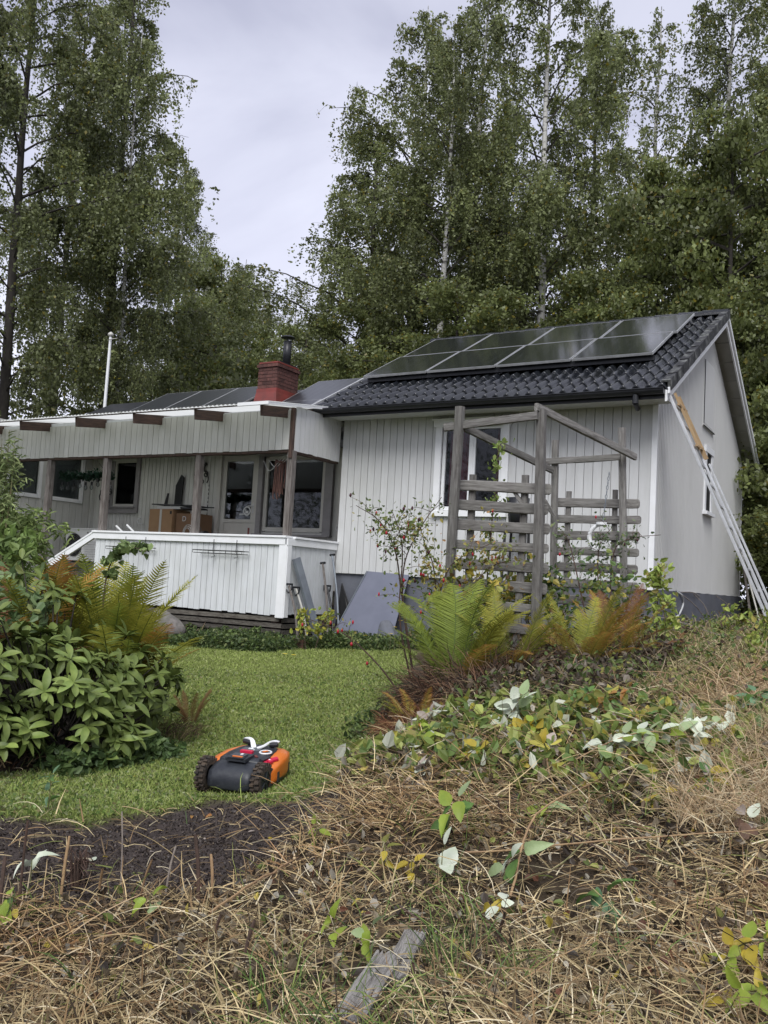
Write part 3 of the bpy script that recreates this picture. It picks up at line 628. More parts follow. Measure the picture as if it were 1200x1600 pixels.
# railing
rlw = box('railing_wall', -8.45, VX-.03, VY+.022, VY+.05, -.60, .36, M_porch, ver)
clad(rlw, 'board', 'y', VY, -8.48, VX-.09, -.64, .335, [], M_porch, pitch=.108, wobble=.008, th=.02)
box('handrail_face', -8.52, VX+.01, VY-.034, VY-.002, .335, .43, M_white, rlw, .005); box('handrail_cap', -8.54, VX+.03, VY-.05, VY+.12, .432, .462, M_white, rlw, .005)
box('corner_board', VX-.09, VX+.045, VY-.028, VY+.0, -.67, .335, M_white, rlw, .004)
rr_ = box('railing_return', VX-.03, VX-.005, VY+.05, -.01, -.60, .36, M_porch, ver)
clad(rr_, 'board', 'x', VX+.03, VY+.07, -.01, -.62, .34, [], M_porch, pitch=.118, out_=1, wobble=.006)
box('corner_board', VX+.046, VX+.06, VY-.02, VY+.07, -.66, .335, M_white, rr_); box('handrail_face', VX+.032, VX+.062, VY-.03, -.005, .33, .425, M_white, rr_, .005); box('handrail_cap', VX-.06, VX+.08, VY+.12, -.005, .428, .458, M_white, rr_, .005)
sr = thing_ = None
beam('stair_rail', (-8.50, VY+.0, .40), (-9.55, VY+.0, -.13), .10, .045, M_white, ver, .005, upv=(0, 1, 0)); beam('stair_rail_cap', (-8.50, VY+.04, .455), (-9.56, VY+.04, -.075), .03, .14, M_white, ver, .004, upv=(0, 1, 0))
for k in range(4): box('stair_tread', -8.75-k*.27, -8.5-k*.27, VY+.05, VY+1.1, -.40-k*.17, -.36-k*.17, M_woodv, ver)
for k in range(5):
    x0 = -7.95+k*.42+random.uniform(-.1, .1)
    box('base_slat', x0, VX-.02+random.uniform(-.03, .03), VY+.01, VY+.035, -.735-k*.082, -.675-k*.082, M_slat, ver, jit=.008)
for k in range(5): box('base_slat', VX-.03, VX+.0, VY+.05, -.05, -.735-k*.082, -.675-k*.082, M_slat, ver)
for x in (-4.85, -5.9, -7.0, -8.1): box('pier', x-.05, x+.05, VY+.05, VY+.14, -1.2, -.36, M_wooddk, ver)
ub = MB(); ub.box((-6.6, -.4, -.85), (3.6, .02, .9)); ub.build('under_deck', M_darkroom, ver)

# ================================================================== TREES
def leafcloud(P, size, col, rngs, up_bias=.3, hang=0.0, fine=False):
    """rhombic leaves at points P (n,3)"""
    n = len(P); a = rngs.normal(size=(n, 3)); a[:, 2] -= hang; a /= np.linalg.norm(a, axis=1)[:, None]
    b = rngs.normal(size=(n, 3)); b[:, 2] += up_bias; b -= (b*a).sum(1)[:, None]*a; b /= np.linalg.norm(b, axis=1)[:, None]+1e-9
    s = size*rngs.uniform(.6, 1.35, n)[:, None]
    if fine:      # a leaf folded along its midrib: two quads
        c = np.cross(a, b); f = s*rngs.uniform(.04, .14, n)[:, None]; w = rngs.uniform(.26, .36, n)[:, None]
        V = np.stack([P-a*s*.5, P+b*s*w-a*s*.22+c*f, P+b*s*w*.72+a*s*.25+c*f*.8, P+a*s*.55-c*f, P-b*s*w*.72+a*s*.25+c*f*.8, P-b*s*w-a*s*.22+c*f], 1).reshape(-1, 3)
        i = np.arange(n)[:, None]*6; return V, np.concatenate([i+[[0, 1, 2, 3]], i+[[0, 3, 4, 5]]]), np.repeat(col, 6, axis=0)
    V = np.stack([P-a*s*.55, P+b*s*.36-a*s*.05, P+a*s*.6, P-b*s*.36-a*s*.05], 1).reshape(-1, 3)
    F = np.arange(n*4).reshape(n, 4); return V, F, np.repeat(col, 4, axis=0)
def birch(seed, Ht, R, nleaf=30000, bare=.16, hang=1.0, dens=1.0, leaf=.088, white=True, shape='birch', sparse=0.0):
    r = np.random.default_rng(seed); tr = MB(); br = MB(); K = 14
    t = np.linspace(0, 1, K); wob = np.cumsum(r.normal(0, .012*Ht/ K*3, (K, 2)), axis=0)*t[:, None]
    tp = np.stack([wob[:, 0], wob[:, 1], t*Ht], -1); r0_ = .0078*Ht if shape == 'birch' else .012*Ht
    tr.tube(tp, r0_*(1-t)**.8+.012, 8)
    at_ = lambda h: np.array([np.interp(h, t, tp[:, k]) for k in range(3)])
    nb = int((58 if shape == 'birch' else 46)*dens); LP = []; LC = []
    clumps = r.uniform(.7, 1.3, 40)
    for i in range(nb):
        h = bare+(1-bare)*((i+r.uniform(0, 1))/nb)**.95*.985
        u = (h-bare)/(1-bare)
        prof = (math.sin(math.pi*min(1, (u*.86+.14))**.8)**.75 if shape == 'birch' else math.sin(math.pi*(u*.85+.12))**.6)
        L = R*prof*r.uniform(.55, 1.2)*(1+.34*math.sin(2*i*2.4+seed)*math.cos(9*h+seed))+.25
        az = i*2.4+r.uniform(-.5, .5); el = rad(r.uniform(35, 62)) if shape == 'birch' else rad(r.uniform(12, 50))
        m = 7; q = np.linspace(0, 1, m)
        d = np.array([math.cos(az), math.sin(az)])
        rise = L*math.tan(el)*.75*(q-.62*q**2.2)
        p0 = at_(min(h, .98)); bp = np.stack([p0[0]+d[0]*L*q+r.normal(0, .04, m)*q*L, p0[1]+d[1]*L*q+r.normal(0, .04, m)*q*L, p0[2]+rise], -1)
        br.tube(bp, (.006*L+.012)*(1-q)**.7+.004, 4)
        fcs = r.uniform(.3, 1, 5)
        nl = int(nleaf/nb*(.35+1.3*L/R/1.1)*r.uniform(.6, 1.3)*(1-sparse))
        ns = max(3, int(nl/34))
        for s in range(ns):
            f = r.uniform(.22, 1)**.8 if r.uniform() < .3 else min(1, max(.2, fcs[r.integers(5)]+r.normal(0, .04))); b0 = np.array([np.interp(f, q, bp[:, k]) for k in range(3)])
            side = r.normal(0, 1, 3)*np.array([.17, .17, .08])*(.5+L*.35)
            sl = hang*r.uniform(.3, 1.5)*(.5+.5*L/R); k_ = max(6, int(34*sl/(hang+.01)*.9)) if hang > .1 else 34
            w = r.uniform(0, 1, k_); drift = r.normal(0, .12, 2)
            if hang > .1:
                P = b0+side*np.minimum(1, w*3)[:, None]; P[:, 2] -= sl*w**1.3; P[:, :2] += drift*w[:, None]
                P += r.normal(0, .055, P.shape)*np.array([1, 1, .6])
                if s % 3 == 0: br.tube([b0, b0+side*.8+np.array([0, 0, -.05]), b0+side+np.array([drift[0], drift[1], -sl*.9])], [.006, .004, .003], 3)
            else:
                P = b0+side+r.normal(0, .17, (k_, 3))*np.array([1, 1, .6])
                if s % 3 == 0: br.tube([b0, b0+side], [.008, .003], 3)
            cb = clumps[int(i*40/nb) % 40]*r.uniform(.75, 1.25)
            cb = cb*r.uniform(.75, 1.2); base = np.array([.195, .222, .092])*cb if shape == 'birch' else np.array([.175, .205, .072])*cb
            c = base*(1+r.normal(0, .16, (k_, 1))); y = r.uniform(0, 1, k_) < (.035 if shape == 'birch' else .06)
            c[y] = np.array([.26, .22, .035])*r.uniform(.6, 1.1, (y.sum(), 1))
            LP.append(P); LC.append(np.clip(c, .01, 1))
    P = np.concatenate(LP); C = np.concatenate(LC)
    V, F, CC = leafcloud(P, leaf if shape == 'birch' else leaf*1.15, C, r, hang=.8 if hang > .1 else .2)
    return tr.mesh('trunk', True), br.mesh('branches'), mesh_np('crown', V, F, CC)
PROTO = {}
for nm_, sd_, Ht_, R_, kw in (('birch_a', 11, 20, 2.9, dict(nleaf=80000, hang=1.2)), ('birch_b', 12, 20, 2.6, dict(nleaf=72000, hang=1.05)), ('birch_c', 13, 20, 2.3, dict(nleaf=58000, hang=1.4)),
                           ('birch_d', 14, 20, 2.8, dict(nleaf=64000, hang=1.25)), ('birch_sparse', 15, 20, 1.7, dict(nleaf=24000, sparse=.2, hang=1.0)),
                           ('alder', 21, 10, 2.7, dict(nleaf=36000, shape='alder', hang=0, bare=.06)), ('alder_b', 22, 10, 3.0, dict(nleaf=38000, shape='alder', hang=0, bare=.04)), ('shrub', 23, 5, 1.9, dict(nleaf=26000, shape='alder', hang=0, bare=.0))):
    PROTO[nm_] = (*birch(sd_, Ht_, R_, **kw), Ht_, R_)
def tree(kind, x, y, ht, rr, name, label, bark, group='birches and bushy trees behind the house', rz=None):
    tm, bm2, cm, H0, R0 = PROTO[kind]
    t = thing(name, label, 'tree', (x, y, Hz(x, y)-.15), random.uniform(0, 6.28) if rz is None else rz, group)
    sc_ = (max(.7, rr/R0), max(.7, rr/R0), ht/H0); t.scale = sc_
    a = link('trunk', tm, bark); a.parent = t; a = link('branches', bm2, M_bark); a.parent = t; b = link('crown', cm, M_leafbirch); b.parent = t
    return t
TREES = [
 ('birch_a', -18.73, 4.22, 20.5, 3.0, 'tall birch at the far left edge, its crown running out of the picture', 0),
 ('birch_b', -18.0, 7.2, 20.9, 2.9, 'tall dark-trunked birch behind the flagpole, drooping branches on its right', 0),
 ('birch_c', -17.1, 7.0, 17.6, 1.4, 'slender birch with a pointed top forming the right side of the left birch group', 1),
 ('birch_d', -23.54, 9.52, 22.4, 2.8, 'tall birch standing farther back between the two left birches', 0),
 ('alder', -15.6, 9.0, 10.2, 2.3, 'low bushy tree behind the left birches, above the low roof', 0),
 ('birch_b', -19.98, 11.65, 15.6, 1.9, 'mid-height birch to the right of the flagpole, lighter feathery top', 1),
 ('birch_c', -22.63, 15.91, 15.3, 1.8, 'rounded birch below the open sky, left one of the small pair', 1),
 ('birch_a', -22.74, 18.18, 14.6, 2.0, 'rounded birch below the open sky, right one of the small pair', 0),
 ('birch_d', -24.38, 21.88, 15.0, 1.6, 'small birch stepping down towards the chimney', 1),
 ('birch_sparse', -21.92, 21.01, 14.4, 1.3, 'thin narrow-topped birch just left of the chimney flue', 1),
 ('birch_c', -19.32, 20.23, 12.9, 1.8, 'small birch directly behind the chimney flue', 0),
 ('alder', -17.66, 11.87, 9.9, 2.8, 'bushy tree with yellowish leaves left of the chimney', 0),
 ('alder_b', -17.24, 15.63, 10.2, 2.6, 'bushy tree low behind the chimney bricks', 0),
 ('birch_a', -9.11, 11.15, 17.4, 2.5, 'broad birch with a white trunk rising left of the roof panels', 1),
 ('birch_b', -11.25, 13.27, 20.0, 2.7, 'tall birch at the left side of the right-hand group, top near the picture edge', 1),
 ('birch_d', -11.9, 11.94, 15.6, 3.1, 'wide-armed birch whose drooping twigs reach farthest towards the open sky', 0),
 ('birch_c', -10.39, 16.22, 22.6, 2.5, 'tall birch standing back behind the broad white-trunked one', 1),
 ('birch_b', -6.90, 13.64, 21.4, 2.7, 'tallest white-trunked birch above the middle of the roof panels', 1),
 ('birch_d', -6.62, 17.31, 21.1, 2.5, 'full birch behind the tallest one, merging with its right side', 0),
 ('birch_sparse', -5.43, 20.36, 22.3, 1.9, 'sparse birch with bare whitish top twigs against the sky', 1),
 ('birch_c', -2.18, 16.46, 21.9, 2.2, 'drooping birch at the upper right with sky on its left', 1),
 ('birch_b', -0.39, 15.20, 19.1, 2.6, 'birch cut by the right edge of the picture', 0),
 ('alder_b', -3.45, 13.37, 12.6, 2.6, 'yellow-green bushy tree behind the roof ridge', 0),
 ('alder', -1.29, 12.32, 12.9, 2.6, 'round-topped bushy tree above the gable peak', 0),
 ('alder_b', -11.23, 11.04, 8.7, 2.6, 'bushy tree low above the left end of the tiled roof', 0),
 ('alder', -7.62, 9.70, 8.7, 2.6, 'olive bushy tree right behind the roof panels', 0),
 ('alder', -3.89, 10.76, 8.8, 2.2, 'bushy tree directly behind the right half of the ridge', 0),
 ('alder_b', .9, 10.2, 9.2, 2.4, 'dark tree beyond the gable at the right edge', 0),
 ('alder_b', -10.47, 19.68, 15.0, 3.9, 'large bushy tree far behind the panels', 0),
 ('alder', 2.6, 14.0, 14.5, 3.4, 'tall dark bushy tree beyond the right edge, behind the ladder', 0),
 ('alder_b', -4.0, 22.0, 15.5, 4.0, 'large bushy tree far behind the gable peak', 0),
]
FARTREE = ('above the low roof', 'right of the flagpole', 'small pair', 'stepping down', 'narrow-topped', 'directly behind the chimney flue', 'left of the chimney', 'behind the chimney bricks', 'filling the gap', 'low young birch', 'far behind the left birches')
for k, x, y, h, r_, lab, w in TREES:
    if any(q in lab for q in FARTREE):
        f_ = 1.9; x, y = CAM.x+(x-CAM.x)*f_, CAM.y+(y-CAM.y)*f_; h = (h-.9)*f_+.9; r_ *= f_
    elif x < -16 and k.startswith('birch'):
        if 'tall dark-trunked' in lab or 'slender birch' in lab: x, y = x-.85, y+.5
        f_ = 1.35; x, y = CAM.x+(x-CAM.x)*f_, CAM.y+(y-CAM.y)*f_; h = (h-.9)*f_+.9; r_ *= f_
    tree(k, x, y, h, r_, 'birch_tree' if k.startswith('birch') else 'bushy_tree', lab, M_birch if w else M_bark)
for x, y, h, r_, lab in ((.75, 7.6, 4.6, 1.5, 'dark green shrub beyond the back corner of the gable wall'), (2.0, 9.0, 5.6, 1.8, 'dark shrub behind the ladder at the right edge'), (1.9, 5.6, 2.6, 1.1, 'low shrub beside the upper ladder rails'), (3.1, 6.9, 4.4, 1.5, 'shrub outside the right edge behind the ladder')):
    tree('shrub', x, y, h, r_, 'shrub', lab, M_bark, 'dark shrubs beyond the gable')
# far woods: one mass beyond the trees; added unseen behind camera to darken reflections
r_ = np.random.default_rng(5); n_ = 90000; az = r_.uniform(rad(-180), rad(180), n_); dd = r_.uniform(38, 60, n_); hh = r_.uniform(0, 1, n_)
top = 12+np.where(np.abs(az+rad(30)) > rad(60), 4, 0)+2.6*np.sin(az*23)+1.5*np.sin(az*51+1)+2*np.sin(az*9)-3.0*np.exp(-((az+rad(38))/.10)**2); P = np.stack([CAM.x+dd*np.sin(az), CAM.y+dd*np.cos(az), -1+hh*top*.85], -1)
V, F, CC = leafcloud(P, .30, np.array([.12, .135, .065])*r_.uniform(.5, 1.3, (n_, 1)), r_)
tag(link('distant_woods', mesh_np('distant_woods', V, F, CC), M_leafbirch), kind='stuff', label='distant woods as one mass behind the birches, with an added unseen part behind the camera', cat='woods')

# ================================================================== PROPS ON AND AROUND THE PORCH
def curve_pts(ps, n=8):      # Catmull-Rom through points
    P = [np.array(p, float) for p in ps]; P = [2*P[0]-P[1]]+P+[2*P[-1]-P[-2]]; out = []
    for i in range(1, len(P)-2):
        for t in np.linspace(0, 1, n, endpoint=False):
            a, b, c, d = P[i-1], P[i], P[i+1], P[i+2]
            out.append(.5*((2*b)+(c-a)*t+(2*a-5*b+4*c-d)*t*t+(3*b-a-3*c+d)*t**3))
    out.append(P[-2]); return np.array(out)
# flagpole
fp = thing('flagpole', 'white flagpole with a knob, rising behind the low roof at the left', 'flagpole', (-16.1, 5.4, Hz(-16.1, 5.4)))
b = MB(); b.tube([(-16.22, 5.5, -1.1), (-16.1, 5.4, 3.9), (-16.0, 5.32, 6.1)], [.06, .045, .036], 12); b.build('pole', M_white, fp, True)
b = MB(); b.tube([(-16.0, 5.32, 6.10), (-16.0, 5.32, 6.13), (-16.0, 5.32, 6.19), (-16.0, 5.32, 6.24)], [.02, .075, .075, .01], 10); b.tube([(-16.0, 5.28, 6.02), (-15.6, 5.2, 5.99)], .012, 5); b.build('knob', M_cream, fp, True)
# stay wire between the tree and the low roof
# heat pump
hp = thing('heat_pump', 'pale outdoor heat pump unit with a round black fan grille on the porch wall', 'heat pump', (-10.6, .35, -.1))
b = MB(); x0, x1, y0, y1, z0, z1 = -11.05, -10.12, .32, .68, -.02, .56; b.box(((x0+x1)/2, (y0+y1)/2+.01, (z0+z1)/2), (x1-x0, y1-y0, z1-z0)); b.build('casing', M_pumpg, hp)
box('lid', x0-.012, x1+.012, y0-.0, y1+.012, z1+.001, z1+.025, M_pumpg, hp, .005)
cxf, czf, R = -10.80, .27, .215
b = MB(); b.tube([(cxf, y0-.001, czf), (cxf, y0-.002, czf), (cxf, y0-.004, czf)], [.001, R, R*.99], 28); b.build('fan_recess', M_dark, hp)
b = MB()
for r_ in (.05, .085, .12, .155, .19, .215): b.tube([(cxf+r_*math.cos(t), y0-.012, czf+r_*math.sin(t)) for t in np.linspace(0, 2*np.pi, 25)], .003, 4)
for k in range(12): b.tube([(cxf+.03*math.cos(k*.5236), y0-.012, czf+.03*math.sin(k*.5236)), (cxf+R*math.cos(k*.5236), y0-.012, czf+R*math.sin(k*.5236))], .003, 4)
b.build('fan_grille', mat('dark_grille', (.10, .10, .10), None, rough=.5), hp)
b = MB(); b.tube([(cxf, y0-.016, czf), (cxf, y0-.017, czf), (cxf, y0-.018, czf)], [.001, .045, .04], 14); b.build('fan_hub', M_mblack, hp)
for k in range(8): box('louvre', -10.52, -10.16, y0-.008, y0-.001, .02+k*.045, .045+k*.045, M_pumpg, hp)
tx = bpy.data.curves.new('label', 'FONT'); tx.body = 'Panasonic'; tx.size = .062; tx.extrude = .001; tx.align_x = 'CENTER'
to = bpy.data.objects.new('t', tx); to = bpy.data.objects.new('lettering', bpy.data.meshes.new_from_object(to)); COL.objects.link(to); to.location = (-10.34, y0-.003, .475); to.rotation_euler = (rad(90), 0, 0); to.data.materials.clear(); to.data.materials.append(M_mblack); adopt(to, hp)
box('bracket', x0+.1, x0+.15, y0+.02, 1.18, -.06, -.022, M_galv, hp); box('bracket', x1-.15, x1-.1, y0+.02, 1.18, -.06, -.022, M_galv, hp)
# cardboard boxes
c1 = thing('cardboard_box', 'tall light brown cardboard box on the porch, left of the second post', 'cardboard box', (-8.9, .78, -.29)); c1m = box('carton', -9.25, -8.68, .66, 1.12, -.28, .99, M_card, c1, .004); box('tape', -8.99, -8.94, .656, .6595, -.2, .985, M_cream, c1); box('print_mark', -8.74, -8.70, .655, .6595, .90, .955, M_dark, c1)
c2 = thing('cardboard_box', 'darker brown cardboard box with a white round mark, right of the second post', 'cardboard box', (-8.3, .78, -.29)); box('carton', -8.64, -8.14, .72, 1.12, -.28, .92, M_card2, c2, .004); box('print_mark', -8.26, -8.20, .714, .7195, .83, .87, M_dark, c2)
for bd, xx, zz, sz, par in (('D', -8.49, .78, .13, c2),):
    t_ = bpy.data.curves.new('mark', 'FONT'); t_.body = bd; t_.size = sz; t_.extrude = .001; o_ = bpy.data.objects.new('lettering', bpy.data.meshes.new_from_object(bpy.data.objects.new('t', t_))); o_.data.materials.clear(); o_.data.materials.append(M_plasw); COL.objects.link(o_); o_.location = (xx, .715, zz); o_.rotation_euler = (rad(90), 0, 0); adopt(o_, par)
tb = thing('wire_tray', 'dark wire tray and white lid lying across the cardboard boxes', 'tray', (-8.6, .85, 1.0))
b = MB(); b.tube([(-9.2, .66, 1.075), (-8.05, .70, 1.055)], .012, 6); b.tube([(-9.2, 1.0, 1.075), (-8.05, 1.04, 1.055)], .012, 6)
for k in range(7): b.tube([(-9.15+k*.17, .66, 1.073-k*.003), (-9.15+k*.17, 1.0, 1.073-k*.003)], .006, 4)
b.build('wire_frame', M_black, tb); box('lid', -9.12, -8.55, .70, 1.05, .995, 1.045, M_plasw, tb, .006); box('dark_board', -8.60, -8.2, .72, 1.02, 1.0, 1.03, M_black, tb)
bp_ = thing('leaning_black_board', 'black board leaning on the porch wall left of the cardboard box', 'board', (-9.4, 1.0, -.29)); prism('leaning_board', [(-9.62, .95, -.28), (-9.27, .95, -.28), (-9.27, 1.12, 1.33), (-9.30, 1.12, 1.33)], (0, .02, 0), M_dark, bp_)
bp_ = thing('leaning_black_board', 'pointed black board standing on top of the cardboard box', 'board', (-9.0, 1.1, 1.0)); prism('pointed_board', [(-9.12, 1.13, 1.0), (-8.95, 1.13, 1.0), (-8.93, 1.14, 1.63), (-9.0, 1.14, 1.68), (-9.12, 1.14, 1.48)], (0, .018, 0), M_dark, bp_)
b = MB()
for k in range(3): b.tube([(-8.22+.13*math.cos(t)*(1-.2*k), .60-k*.01, .52+.19*math.sin(t)*(1-.15*k)) for t in np.linspace(-.3, 3.6, 16)], .008, 5)
tag(b.build('wire_loops', M_cream), 'pale wire loops standing behind the rail in front of the dark box', 'wire loops')
b = MB(); b.cap_tube((-8.12, -.9, .40), (-8.32, -.95, .56), .018); b.cap_tube((-7.86, -.9, .40), (-8.08, -.95, .58), .018); tag(b.build('chair_arms', M_plasw), 'two white chair arm tips showing above the porch rail', 'chair')
b = MB(); b.cap_tube((-6.85, -.6, .42), (-6.7, -.6, .44), .10, 14); b.tube([(-6.8, -.55, .45), (-6.95, -.5, .62)], .006, 4); tag(b.build('dark_bowl', M_dark), 'dark round bowl just showing above the rail below the door', 'bowl')
# iron scroll ornaments
def ornament(x, z, y, label, mirror=1):
    t = thing('wall_ornament', label, 'ornament', (x, y, z), 0, 'black iron scroll ornaments'); t.scale = (mirror, 1, 1); b = MB()
    def spiral(cx, cz, r0_, turns, a0, sg=1): return [(cx+r0_*(1-.75*k/20)*math.cos(a0+sg*k/20*turns*6.28), -.02, cz+r0_*(1-.75*k/20)*math.sin(a0+sg*k/20*turns*6.28)) for k in range(21)]
    b.tube(spiral(-.11, .02, .075, 1.1, .6), .011, 5); b.tube(spiral(.10, .02, .07, 1.1, 2.2, -1), .011, 5); b.tube(spiral(-.07, -.17, .05, 1.0, 1.0), .009, 5); b.tube(spiral(.03, -.12, .05, .9, 2.0, -1), .009, 5)
    b.tube(curve_pts([(-.17, -.02, .0), (-.03, -.02, .10), (.05, -.02, .11), (.17, -.02, -.04), (.15, -.02, -.14)]), .012, 5); o = link('scroll', b.mesh('scroll'), M_iron); o.parent = t
    b = MB(); b.tube([(-.10, -.02, .27), (-.02, -.02, .19), (.03, -.02, .15), (.06, -.02, .10)], [.004, .035, .045, .01], 6); b.tube([(.02, -.02, .16), (.10, -.02, .22), (.13, -.02, .20)], [.02, .03, .006], 6); b.tube([(.0, -.02, .18), (.04, -.02, .30)], [.03, .006], 5); o = link('bird', b.mesh('bird'), M_iron); o.parent = t
    return t
ornament(-8.52, 1.66, WY-.02, 'black iron scroll with a bird on the wall between the second post and the door')
ornament(-11.0, 1.34, WY-.02, 'black iron scroll with a bird on the far wall left of the small window', -1)
b = MB()
for k in range(8): b.add(*tube_data([(-8.33, WY-.025, 1.50-k*.075), (-8.33, WY-.025, 1.46-k*.075)], [.002, .012], 5))
b.tube([(-8.33, WY-.02, 1.55), (-8.33, WY-.02, .95)], .002, 3); tag(b.build('wind_chime', M_iron), 'thin hanging chain of small dark drops beside the iron scroll', 'wind chime')
# string lights on a garland
sl = thing('hanging_light', 'green garland with hanging bulbs under the porch beam at the left', 'garland lamp', (-9.6, -.5, 1.55))
gx0, gx1 = -10.15, -8.9
b = MB(); rg = np.random.default_rng(3); n_ = 900; P = np.stack([rg.uniform(gx0, gx1, n_), -.6+rg.normal(0, .035, n_), 1.44+rg.normal(0, .035, n_)], -1)
V, F_, CC = leafcloud(P, .06, np.array([.012, .04, .022])*rg.uniform(.5, 1.5, (n_, 1)), rg); o = link('garland', mesh_np('garland', V, F_, CC), M_leafc); adopt(o, sl)
b = MB(); b.tube([(gx0, -.6, 1.44), (gx1, -.6, 1.43)], .018, 6); b.tube([(gx0+.1, -.6, 1.44), (gx0+.35, -.6, 1.66)], .004, 4); b.tube([(gx1-.1, -.6, 1.44), (gx1-.35, -.6, 1.66)], .004, 4); b.build('bar', M_iron, sl)
for k in range(9):
    x = gx0+.02+k*.15; zl = 1.40-rg.uniform(.02, .10); b = MB(); b.tube([(x, -.6, 1.42), (x, -.6, zl)], .004, 4); b.cap_tube((x, -.6, zl), (x, -.6, zl-.055), .018, 8); s_ = b.build('lamp_holder', M_iron, sl)
    b = MB(); b.tube([(x, -.6, zl-.055), (x, -.6, zl-.08), (x, -.6, zl-.115), (x, -.6, zl-.14)], [.014, .03, .03, .004], 8); b.build('bulb', M_glass, s_, True)
# rope hank on the corner post
b = MB()
for k in range(11):
    x = -5.12+.016*k; yy = -1.0+rg.uniform(-.03, .03); zb = 1.0+rg.uniform(-.06, .10)+.05*abs(k-5)/5; b.tube(curve_pts([(x, yy, 1.56), (x+rg.uniform(-.02, .02), yy, 1.3), (x+rg.uniform(-.015, .015), yy, zb+.05), (x+.01, yy, zb)], 4), .009, 5)
b.tube([(-5.04+.085*math.cos(t), -1.0+.04*math.sin(t), 1.52) for t in np.linspace(0, 6.28, 14)], .012, 5); tag(b.build('rope_hank', M_rope), 'brown rope hank hanging beside the porch corner post', 'rope')
b = MB()
for k in range(3): b.tube(curve_pts([(-5.35+k*.1, -1.0, 1.55), (-5.2+k*.1, -1.02, 1.40+k*.05), (-4.95+k*.05, -1.05, 1.60), (-4.75, -1.1, 1.58)], 5), .003, 4)
tag(b.build('tangled_wire', M_plasw), 'thin tangled white cable under the porch beam corner', 'cable')
def hook(x, y, z, lab):
    b = MB(); b.tube([(x+.05*math.cos(t), y, z+.05*math.sin(t)) for t in np.linspace(.8, 5.2, 12)], .011, 5); b.tube([(x-.02, y, z-.05), (x+.09, y, z-.05)], .010, 5); tag(b.build('wall_hook', M_plasw), lab, 'hook')
hook(-5.40, WY-.06, .74, 'small white curled hook right of the large porch window'); hook(-10.0, WY-.06, .80, 'small white curled hook on the wall below the small window')
# wire racks on the railing
for x0, lab in ((-8.02, 'thin black wire shelf hung on the railing, left one'), (-6.22, 'thin black wire shelf hung on the railing, right one')):
    t = thing('wire_shelf', lab, 'wire shelf', (x0+.45, VY-.1, .25), 0, 'wire shelves on the railing'); b = MB(); w_ = .92
    for y in (VY-.05, VY-.20): b.tube([(x0, y, .215), (x0+w_, y, .215)], .0065, 5)
    for y in (VY-.045, VY-.2): b.tube([(x0+.02, y, .175), (x0+w_-.02, y, .175)], .005, 5)
    for k in (0, .3, .62, .92): b.tube([(x0+k, VY-.05, .215), (x0+k, VY-.20, .215), (x0+k, VY-.2, .175)], .005, 4)
    for k in (.25, .68): b.tube([(x0+k, VY-.035, .38), (x0+k, VY-.045, .22), (x0+k+.05, VY-.06, .13), (x0+k-.02, VY-.05, .12)], .006, 5)
    b.build('wire', M_iron, t)
# things leaning in the corner
t = thing('metal_channel', 'grey metal channel leaning against the porch corner', 'metal channel', (-4.5, -.7, -1.0)); m_, L_ = frame_axes((-4.60, -1.05, .165), (-4.33, -.74, -1.0), (1, 0, 0))
b = MB(); b.box((0, 0, 0), (.125, .006, L_)); b.box((-.0655, -.02, 0), (.005, .05, L_)); b.box((.0655, -.02, 0), (.005, .05, L_)); link('channel', b.mesh('c'), M_galv, t, matrix=m_)
def tool(label, top, bot, head, cat='spade', m=M_woodv):
    t = thing('garden_tool', label, cat, bot); b = MB(); b.tube(curve_pts([top, tuple((a+c)/2+.015 for a, c in zip(top, bot)), bot], 5), .016, 7); b.build('shaft', m, t)
    b = MB(); tp = np.array(top)
    if head == 'D':
        b.tube([tp+(-.06, 0, .02), tp+(.06, 0, .02)], .014, 6); b.tube([tp+(-.055, 0, .02), tp+(-.05, 0, -.05), tp+(0, 0, -.10)], .011, 6); b.tube([tp+(.055, 0, .02), tp+(.05, 0, -.05), tp+(0, 0, -.10)], .011, 6)
    else: b.tube([tp+(-.04, 0, 0), tp+(.04, .0, 0.01)], .018, 6)
    b.build('handle', M_black, t)
    b = MB(); n_ = 7; bt = np.array(bot); V = []
    for k in range(n_):
        z = -.26*k/(n_-1)+.02; w_ = .085*(1-.25*(k/(n_-1))**3)
        for q in (-1, -.5, 0, .5, 1): V.append(bt+(q*w_, .025*q*q-.01, z))
    b.add(V, [(a*5+c, a*5+c+1, a*5+c+6, a*5+c+5) for a in range(n_-1) for c in range(4)]); b.build('blade', M_rust, t)
tool('old spade with a black D-grip leaning at the porch corner, left of the metal channel', (-4.60, -1.20, -.22), (-4.36, -1.24, -.95), 'D')
tool('second spade with a pale shaft half hidden behind the metal channel', (-4.60, -1.03, -.26), (-4.38, -1.0, -.95), 'D', m=M_cream)
tool('long-handled fork leaning against the wall left of the black sack', (-4.60, -.42, .12), (-4.36, -.54, -.93), 'T', 'fork', M_woodv)
tool('thin long rod-handled hoe leaning highest in the corner by the foundation', (-4.60, -.19, .25), (-4.34, -.28, -.93), 'T', 'hoe', M_galv)
tool('short spade with open black grip in front of the black sack', (-4.58, -.30, -.22), (-4.34, -.42, -.93), 'D', 'spade', M_black)
t = thing('board_offcut', 'dark thin board leaning behind the tools', 'board', (-4.45, -.3, -1)); prism('offcut', [(-4.5, -.2, -1.0), (-4.12, -.28, -1.0), (-4.25, -.15, -.55), (-4.48, -.08, -.15)], (.01, .012, 0), M_dark, t)
